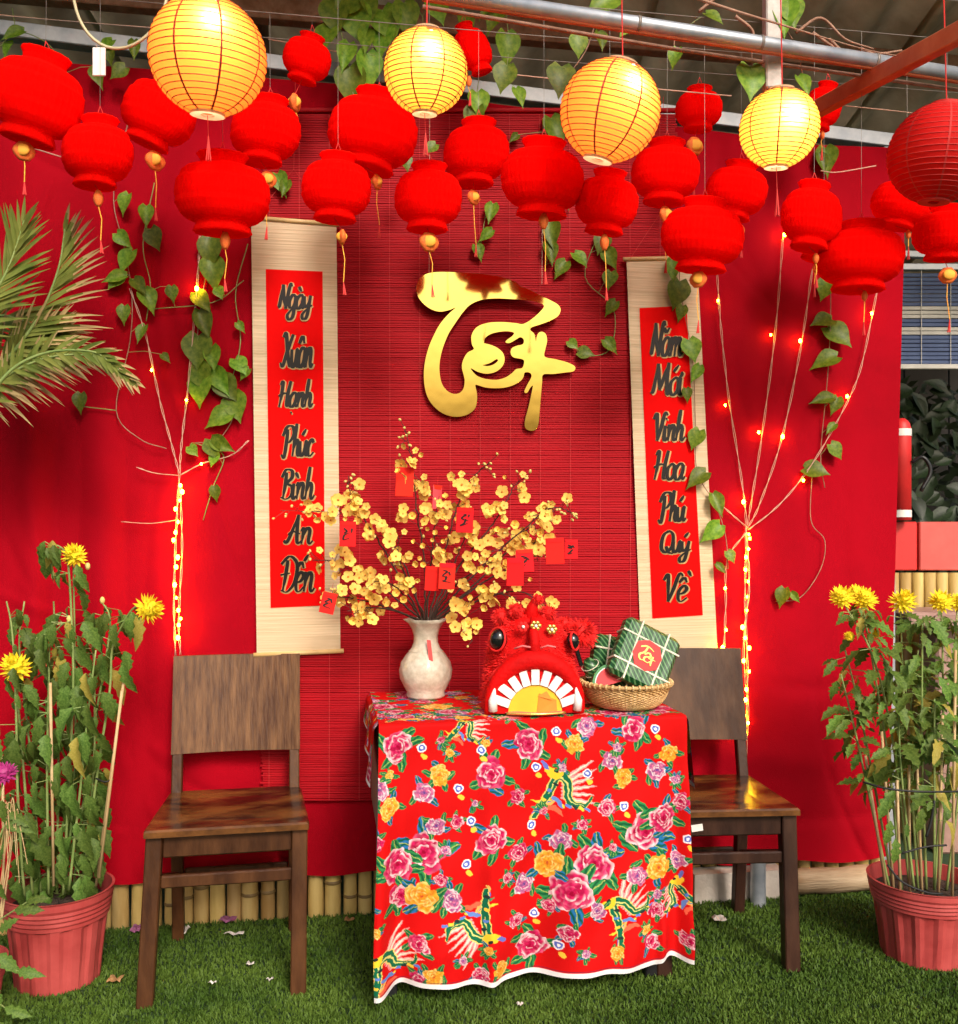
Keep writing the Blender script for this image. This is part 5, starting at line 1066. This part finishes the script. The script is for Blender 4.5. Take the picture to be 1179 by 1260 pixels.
def wedge(r0, r1, y0, y1):
    w = MB(); n = 14; vs = []
    for i in range(n+1):
        a = math.pi*i/n; vs += [(r0*math.cos(a), y0, r0*math.sin(a)), (r1*math.cos(a), y0, r1*math.sin(a)), (r1*math.cos(a), y1, r1*math.sin(a)), (r0*math.cos(a), y1, r0*math.sin(a))]
    fs = [(i*4+k, i*4+(k+1) % 4, i*4+4+(k+1) % 4, i*4+4+k) for i in range(n) for k in range(4)]+[(0, 1, 2, 3), (n*4+3, n*4+2, n*4+1, n*4)]
    return w.add(vs, fs)
wedge(.0005, .048, -.012, .012).build('flesh', m_melon, t); wedge(.048, .051, -.0125, .0125).build('white_rind', m_tooth, t); wedge(.051, .058, -.013, .013).build('green_rind', m_rind, t)
o = bc+Vector((-.085, .015, .085)); t = thing('green_gourd', 'dark green leaf-wrapped roll tucked beside the lion head', 'roll', o, (R(20), R(-28), 0))
MB().tube([(0, 0, -.06), (0, 0, -.03), (0, 0, .04), (0, 0, .065)], [.018, .026, .026, .012], 12).build('leaf_wrapping', m_leafwrap, t, smooth=True)
for z in (-.02, .02, .045): MB().tube([(.0268*math.cos(a), .0268*math.sin(a), z) for a in np.linspace(0, 6.283, 17)], .0016, 5, cap=False).build('string', m_ribbon, t)
# ================================================================== POTTED CHRYSANTHEMUMS
ml = [leaf_mesh('leaf', [.04, .14, .22, .16, .26, .19, .22, .12, .11, .04, 0], m_leaf, .35, .55), leaf_mesh('leaf', [.03, .12, .20, .14, .24, .15, .17, .08, 0], m_leaf, .4, .6), leaf_mesh('leaf', [.05, .12, .24, .17, .26, .15, .16, .05, 0], m_leaf, .6, .8)]
mr_ = [leaf_mesh('leaf', [.04, .12, .24, .13, .30, .16, .25, .10, .13, .03, 0], m_leafr, .2, .25), leaf_mesh('leaf', [.03, .10, .20, .12, .24, .14, .18, .07, 0], m_leafr, .35, .4)]
yl = leaf_mesh('leaf', [.03, .12, .20, .14, .24, .15, .17, .08, 0], m_yleaf, .5, .9)
def mum_mesh(flat=1.0):
    b = MB()
    for ring, (n, el, ln, r0) in enumerate(((16, -18, .50, .05), (16, 5, .50, .06), (14, 28, .46, .06), (12, 50, .40, .05), (8, 70, .34, .03))):
        for k in range(n):
            a = 2*math.pi*k/n+ring*.35+U(-.1, .1); e = R(el*flat+U(-8, 8)); d = Vector((math.cos(a)*math.cos(e), math.sin(a)*math.cos(e), math.sin(e))); sd = Vector((-math.sin(a), math.cos(a), 0))*.055
            up = d.cross(sd).normalized(); L_ = ln*U(.85, 1.1); p = Vector((0, 0, .05*ring))*flat
            b.add([p+d*r0-sd*.4, p+d*r0+sd*.4, p+d*L_*.65+sd+up*-.02, p+d*L_*.65-sd+up*-.02, p+d*L_-up*-.03], [(0, 1, 2, 3), (3, 2, 4)])
    b.ball((0, 0, .12), .26, 8, 5, (1, 1, .8)); return b.mesh('flower_head', m_mum)
mums = [mum_mesh(1), mum_mesh(.75)]
def pot(t, r, h, loc=None):
    pf = [(r*.74, 0), (r*.76, .004), (r*.80, h*.3), (r*.88, h*.68), (r*.90, h*.70), (r*.93, h*.705), (r*.93, h*.74), (r*.955, h*.76), (r*.945, h*.79), (r*.97, h*.81), (r*.96, h*.84), (r*.985, h*.86), (r*.975, h*.89), (r, h*.92), (r, h*.985), (r*1.02, h), (r*.97, h), (r*.95, h*.8), (r*.93, h*.78)]
    MB().lathe([(0, .001)]+pf, 72, mod=lambda a, i, k: 1+(.022*(1 if math.sin(a*14) > 0 else -1)*(.5 if i in (1, 2, 5) else 1) if i in (3, 4, 2) else 0)).build('pot', m_pot, t, smooth=False)
    MB().grid(lambda u, v: (r*.95*(v+.001)*math.cos(6.2832*u), r*.95*(v+.001)*math.sin(6.2832*u), h*.80+U(0, .012)*(v < .97)), 30, 6).build('soil', m_soil, t)
def mum_plant(label, base, r, h, stems, heads, stakes, leaves, droop, lm, ties, side):
    t = thing('potted_chrysanthemum', label, 'potted plant', base, group='yellow chrysanthemums in red plastic pots')
    pot(t, r, h); B = Vector(base); curves = []
    for q in stems:
        q3 = [P(x, y, B.y+d)-B for x, y, d in q]; c = [Vector(p) for p in cr(q3, 7)]; curves.append(c)
        MB().tube(c, [.0042-.0020*i/len(c) for i in range(len(c))], 6).build('stem', m_stem, t, smooth=True)
    for k in range(leaves):
        c = random.choice(curves); f = U(*side['range'])**side.get('pow', 1); i = min(int(f*(len(c)-1)), len(c)-2); p = c[i]; a = U(0, 6.283)
        out = Vector((math.cos(a), math.sin(a)*.8-.25, 0))
        st = p+out*U(.015, .045)+Vector((0, 0, U(-.01, .02))); d = out*U(.4, 1)+Vector((0, 0, -U(*droop)))
        sz = random.choice((.035, .05, .065, .08, .09))*U(.85, 1.15)*(1-.3*(f > .85)); inst('leaf', yl if random.random() < .07 else random.choice(lm), t, st, qb(d, Vector((U(-.4, .4), U(-.9, -.1), 1))), sz)
        MB().tube([p, st], .0011, 3).build('leaf_stalk', m_stem, t)
    for (x, y, sz, d, dirn) in heads:
        p = P(x, y, B.y+d)-B; s = sz*(B.y+d)/F
        hd = inst('flower_head', random.choice(mums), t, p, qb(Vector((U(-.2, .2), .6, .6)), Vector(dirn)), s)
        MB().ball(p-Vector(dirn).normalized()*s*.06, s*.15, 8, 5).build('calyx', m_stem, t, smooth=True)
    for a, b in stakes:
        MB().tube([P(*a)-B, P(*b)-B], .0042, 6).build('stake', m_stake, t, smooth=True)
    for tz, pts in ties:
        MB().tube([Vector(p) for p in cr([P(x, y, B.y+d)-B for x, y, d in pts], 6)], tz, 5).build('tie', m_tie, t, smooth=True)
    return t, curves
LB = (-1.195, 2.70, 0)
Lst = [[(78, 1100, 0), (84, 980, 0), (90, 850, -.02), (88, 760, -.02), (83, 690, -.02), (72, 672, -.03), (62, 678, -.04), (66, 710, -.04)], [(80, 1100, .03), (92, 950, .04), (92, 800, .02), (90, 690, .0)], [(60, 1100, 0), (58, 960, -.02), (60, 850, -.03), (62, 790, -.03), (75, 770, -.03), (85, 765, -.03)],
       [(100, 1095, 0), (120, 950, .0), (135, 850, .0), (138, 800, 0), (150, 770, -.02), (165, 748, -.03), (182, 746, -.04)], [(90, 1095, .05), (110, 930, .06), (132, 800, .06), (135, 760, .05), (125, 740, .05)], [(40, 1100, 0), (30, 960, 0), (20, 840, 0), (14, 770, 0), (8, 740, 0)], [(50, 1100, .04), (40, 950, .05), (24, 800, .05), (30, 740, .05)],
       [(30, 1105, -.03), (22, 980, -.05), (20, 880, -.06), (18, 830, -.06), (20, 822, -.06)], [(70, 1100, .06), (72, 900, .08), (66, 740, .08)], [(100, 1100, .03), (115, 950, .05), (116, 830, .05), (112, 780, .05)], [(85, 1095, -.03), (100, 960, -.05), (108, 880, -.05), (118, 800, -.05)]]
tL, cL = mum_plant('wilting yellow chrysanthemum in ribbed red pot beside the lighter chair', LB, .148, .262, Lst, [(92, 684, 34, -.02, (.1, -.7, .75)), (182, 749, 40, -.04, (.25, -.6, -.45)), (20, 822, 42, -.06, (-.1, -.75, .5))],
          [((66, 1090, 2.66), (62, 840, 2.64)), ((118, 1090, 2.72), (152, 840, 2.70)), ((5, 1100, 2.7), (3, 930, 2.7)), ((122, 1080, 2.62), (150, 850, 2.62))], 400, (.8, 2.6), ml, [(.0025, [(118, 958, -.04), (130, 962, -.05), (138, 958, -.04)])], {'range': (.06, .95), 'pow': 1.25})
for x, y in ((62, 678), (66, 712), (108, 700), (85, 765), (126, 742)):
    inst('bud', bud, tL, P(x, y, 2.68)-Vector(LB), None, .03)
RB = (1.34, 2.86, 0)
Rst = [[(1110, 1095, 0), (1095, 950, -.02), (1080, 850, -.02), (1066, 770, -.03), (1062, 745, -.03)], [(1120, 1095, .0), (1100, 920, -.03), (1075, 810, -.05), (1040, 745, -.05)], [(1130, 1095, 0), (1120, 950, 0), (1112, 850, 0), (1108, 745, 0)], [(1140, 1095, 0), (1135, 930, -.04), (1135, 780, -.04), (1136, 770, -.04)],
       [(1150, 1095, .02), (1160, 930, .02), (1160, 800, .02), (1158, 745, .02)], [(1155, 1095, .04), (1170, 900, .04), (1178, 745, .04)], [(1100, 1095, .03), (1075, 960, .04), (1055, 860, .04), (1040, 800, .04)], [(1165, 1095, 0), (1185, 930, 0), (1195, 790, 0)], [(1095, 1095, 0), (1070, 980, -.02), (1050, 890, -.03), (1035, 830, -.03)], [(1125, 1095, -.05), (1110, 960, -.08), (1105, 870, -.08)], [(1150, 1095, -.05), (1150, 950, -.08), (1150, 860, -.08)], [(1135, 1095, .06), (1120, 900, .08), (1130, 800, .08)]]
tR, cR = mum_plant('tall upright yellow chrysanthemum tied with black cord in red pot near the counter', RB, .160, .232, Rst, [(1036, 736, 34, -.05, (-.2, -.8, .6)), (1063, 738, 36, -.03, (.1, -.85, .5)), (1111, 741, 36, 0, (.1, -.8, .6)), (1158, 741, 34, .02, (-.1, -.85, .5)), (1180, 742, 30, .04, (.1, -.8, .5)), (1045, 783, 14, -.05, (0, -.6, .8)), (1077, 780, 14, .0, (0, -.6, .8)), (1053, 728, 20, .02, (0, -.6, .8))],
          [((1172, 1105, 2.80), (1176, 800, 2.80)), ((1100, 1100, 2.80), (1085, 900, 2.80)), ((1120, 1100, 2.82), (1118, 890, 2.82)), ((1135, 1105, 2.8), (1128, 930, 2.8)), ((1090, 1090, 2.84), (1065, 930, 2.84)), ((1155, 1100, 2.79), (1160, 880, 2.79)), ((1108, 1100, 2.76), (1104, 960, 2.76))], 400, (-.1, 1.0), mr_, [(.0032, [(1062, 962, -.10), (1090, 970, -.14), (1130, 974, -.15), (1180, 974, -.12)]), (.0032, [(1092, 1064, -.12), (1110, 1085, -.13), (1140, 1098, -.13), (1160, 1100, -.12)]), (.004, [(1150, 985, -.1), (1146, 1010, -.1), (1140, 1030, -.1)]), (.003, [(1110, 1050, -.10), (1140, 1042, -.1), (1165, 1040, -.1)])], {'range': (.22, .97), 'pow': .75})
for x, y, s in ((1096, 1010, .07), (1102, 1032, .07), (1135, 995, .07)): inst('leaf', mr_[1], tR, P(x, y, 2.70)-Vector(RB), qb(Vector((U(-.3, .3), -.3, -1)), Vector((0, -1, .3))), s)
# the plant cut by the picture's left edge: pot out of view, arching dry leaves, one purple flower
cb = (-1.33, 2.46, 0); t = thing('trailing_plant', 'low leafy plant with pale dry strands and a purple flower, before the wilting one', 'plant', cb); B = Vector(cb)
pot(t, .10, .16)
for k in range(7):
    x1 = U(8, 40); q = [P(U(-20, 5), 1130, 2.45), P(U(-5, 20), 1010+U(-10, 10), 2.42), P(x1*.7, 1000+U(-15, 25), 2.4), P(x1, U(1040, 1090), 2.38)]
    c = [Vector(p)-B for p in cr(q, 6)]; MB().tube(c, [.0022-.0014*i/len(c) for i in range(len(c))], 4).build('dry_strand', m_stake, t)
for x, y, s, a in ((14, 985, 40, 10), (20, 1012, 44, 80), (30, 1120, 46, 100), (12, 1145, 40, 130), (25, 1000, 40, 60), (10, 1175, 46, 60), (35, 1195, 40, 90), (6, 1080, 40, 20), (18, 1240, 44, 80), (5, 1215, 40, 20), (45, 1110, 36, 110), (10, 1040, 36, 0), (8, 905, 40, 10), (3, 1250, 40, 40)):
    p = P(x-12, y, 2.40)-B; inst('leaf', random.choice(mr_+[ml[0]]), t, p, qb(Vector((math.sin(R(a)), -.3, -math.cos(R(a)))), Vector((U(-.3, .3), -1, .6))), s*2.4/F*.75)
    MB().tube([Vector((U(-.05, .05), 0, .13)), (p+Vector((0, 0, .13)))/2+Vector((-.03, 0, .02)), p], .0016, 4).build('stem', m_stem, t)
MB().tube([Vector((0, 0, .13)), P(-8, 1020, 2.43)-B, P(5, 955, 2.42)-B], .002, 5).build('flower_stem', m_stem, t)
pm = mum_mesh(.6); pm.materials.clear(); pm.materials.append(m_purple); inst('flower_head', pm, t, P(5, 952, 2.42)-B, qb(Vector((0, .5, .5)), Vector((.2, -.5, .8))), .07)
# ================================================================== BEYOND THE BACKDROP'S RIGHT EDGE
# striped roller blind of slats
Yb = 4.3; x0, x1 = P(1085, 0, Yb).x, P(1260, 0, Yb).x; zt, zb = P(0, 336, Yb).z, P(0, 448, Yb).z
t = thing('roller_blind', 'blue and cream striped slat blind beyond the backdrop edge', 'blind', ((x0+x1)/2, Yb, zb)); n = 22
for k in range(n):
    z = lerp(zt, zb, (k+.5)/n); f = k/n; m = m_blindw if (.32 < f < .5 or .58 < f < .64) else m_blindb
    MB().rbox(((x0+x1)/2, Yb+.003*(k % 2), z), (x1-x0, .006, (zt-zb)/n*.86), .002).build('slat', m, t, t.location)
for px in (1134, 1170, 1205): p = P(px, 0, Yb-.008); MB().tube([(p.x, p.y, zt+.02), (p.x, p.y, zb-.02)], .002, 4).build('lift_cord', m_blindw, t, t.location)
MB().rbox(((x0+x1)/2, Yb, zb-.012), (x1-x0, .02, .022), .003).build('bottom_bar', m_blindw, t, t.location)
MB().rbox(((x0+x1)/2, Yb, zt+.026), (x1-x0, .03, .03), .003).build('head_rail', m_galv, t, t.location)
pz = P(0, 318, Yb).z
MB().beam((x1+.02, Yb+.05, 0), (x1+.02, Yb+.05, 2.9), .05).build('side_post', m_galv, t, t.location)
o = MB().beam((x0-.3, Yb-.03, P(0, 312, Yb).z), (x1+.2, Yb-.03, P(0, 322, Yb).z), .03, .03).build('cross_rail', m_galv, None, (x0, Yb, pz)); tag(o, 'grey cross rail above the striped blind', 'rail')
# dark shrubs outside
bush_l = leaf_mesh('leaf', [.05, .22, .30, .26, .15, 0], m_bush, .3, .3)
sb = Vector((3.1, 5.7, 0)); t = thing('dark_shrub', 'dense dark green shrub in shade below the striped blind', 'shrub', sb)
MB().tube([(0, 0, 0), (.03, 0, .6), (0, .05, 1.3), (-.05, 0, 1.9)], [.04, .035, .03, .015], 8).build('trunk', m_trunk, t, smooth=True)
for k in range(7): a = k*.9; MB().tube([(0, 0, .3+.2*k), (.4*math.cos(a), .3*math.sin(a), .5+.22*k)], [.015, .006], 5).build('limb', m_trunk, t, smooth=True)
bl = MB()
for k in range(2600):
    p = Vector((U(-.85, .85), U(-.35, .35), U(.15, 2.2))); s = U(.06, .13); d = Vector((U(-1, 1), U(-1, .5), U(-1, .6))).normalized(); sd = d.orthogonal().normalized()*s*.28
    bl.add([p, p+d*s*.5+sd, p+d*s, p+d*s*.5-sd], [(0, 1, 2, 3)])
tag(bl.build('foliage', m_bush, t), kind='stuff')
for k in range(60):
    inst('leaf', bush_l, t, P(U(1112, 1179), U(470, 640), 5.25)-sb, qb(Vector((U(-1, 1), -.2, U(-1, .4))), Vector((U(-.4, .4), -1, .5))), U(.09, .18))
# red post with white bands
p = P(1109, 640, 4.0); zt, zb = P(0, 515, 4.0).z, P(0, 640, 4.0).z
t = thing('red_canister', 'red cylinder with white bands and black hose beyond the backdrop edge', 'extinguisher', (p.x, 4.0, zb))
r = .040; MB().lathe([(0, -.0), (r, 0), (r, zt-zb-.05), (r*.85, zt-zb-.02), (r*.4, zt-zb), (0, zt-zb)], 18, (p.x, 4.0, zb)).build('cylinder', m_redpl, t, t.location, True)
for z in (.012, zt-zb-.075): MB().lathe([(r+.0015, z), (r+.0015, z+.03)], 18, (p.x, 4.0, zb)).build('white_band', m_white, t, t.location, True)
MB().tube(cr([(p.x+.03, 3.97, zb+.24), (p.x+.07, 3.95, zb+.26), (p.x+.10, 3.95, zb+.20), (p.x+.06, 3.95, zb+.12)], 5), .008, 6).build('hose', m_black, t, t.location, True)
# counter: bamboo front, stone ledge, red boards
Yc = 4.02; zl = P(0, 702, Yc).z
t = thing('bar_counter', 'counter with bamboo front and pinkish stone ledge beyond the flowers', 'counter', (1.95, Yc, 0))
for k in range(16):
    x = 1.66+k*.052; MB().lathe([(.024, 0), (.024, .3), (.025, .6), (.024, zl-.01)], 10, (x, Yc+.03, 0), capt=True).build('bamboo_pole', m_bamboo, t, t.location, True)
zs = P(0, 752, 3.72).z; MB().rbox((2.08, 3.80, zs-.03), (.86, .30, .06), .01).build('stone_ledge', m_pinkst, t, t.location)
MB().rbox((2.12, 3.84, (zs-.06)/2), (.62, .16, zs-.062), .01).build('plinth', m_pinkst, t, t.location)
for xa, xb, m, lab in ((1093, 1131, m_redpl, 'bright red board standing on the counter below the canister'), (1134, 1215, m_redp2, 'faded pinkish red board standing on the bamboo counter')):
    a, b = P(xa, 0, Yc).x, P(xb, 0, Yc).x; za = P(0, 642, Yc).z
    o = MB().rbox(((a+b)/2, Yc+.03, (za+zl)/2), (b-a, .03, za-zl), .004).build('red_board', m, None, ((a+b)/2, Yc+.03, zl)); tag(o, lab, 'board')
p = P(1183, 706, 3.92); t = thing('white_mug', 'white mug with navy base on the counter at the picture edge', 'mug', (p.x, 3.84, zs))
MB().lathe([(0, .0), (.030, 0), (.034, .01), (.036, .14), (.034, .14), (.030, .02)], 18).build('mug_body', m_white, t, smooth=True); MB().lathe([(.0335, .002), (.0365, .03)], 18).build('navy_band', m_navy, t, smooth=True)
# ================================================================== LITTER ON THE TURF
for i, (x, y, w, h, m, lab) in enumerate(((226, 1153, 12, 14, m_litter, 'crumpled white scrap on turf behind the lighter chair front leg'), (280, 1138, 20, 9, m_litterp, 'withered purple petals on turf below the bamboo poles'), (168, 1150, 12, 10, m_litterp, 'small withered purple bit on turf beside the chair leg'), (288, 1155, 24, 4, m_litter, 'thin white strip on turf under the lighter chair'), (262, 1216, 10, 3, m_litter, 'tiny white scrap on open turf between the chair front legs'),
                                      (332, 1212, 8, 3, m_litter, 'tiny pale scrap on turf beside the chair right front leg'), (308, 1193, 9, 4, m_litter, 'small pale scrap on turf at the centre under the chair'), (142, 1213, 18, 9, m_litterb, 'curled dry brown leaf on turf beside the ribbed pot'), (885, 1138, 15, 11, m_litter, 'two white paper scraps on turf below the darker chair'), (722, 1205, 16, 14, m_litterp, 'purple flower scrap on turf below the white hem'), (640, 1243, 8, 4, m_litter, 'tiny pale scrap on open turf before the table'), (430, 1138, 12, 6, m_litterb, 'small dry leaf on turf beside the table leg'))):
    Y = CH*F/(y-HY); c = P(x, y, Y); s = Y/F; c.z = .018
    b = MB(); b.grid(lambda u, v: (c.x+(u-.5)*w*s+U(-1, 1)*.002, c.y+(v-.5)*h*s*1.6+U(-1, 1)*.002, .016+U(0, 1)*h*s*.35+.004*math.sin(u*9)), 4, 4)
    o = b.build('litter_scrap', m, None, c); tag(o, lab, 'litter', 'scraps lying on the turf')
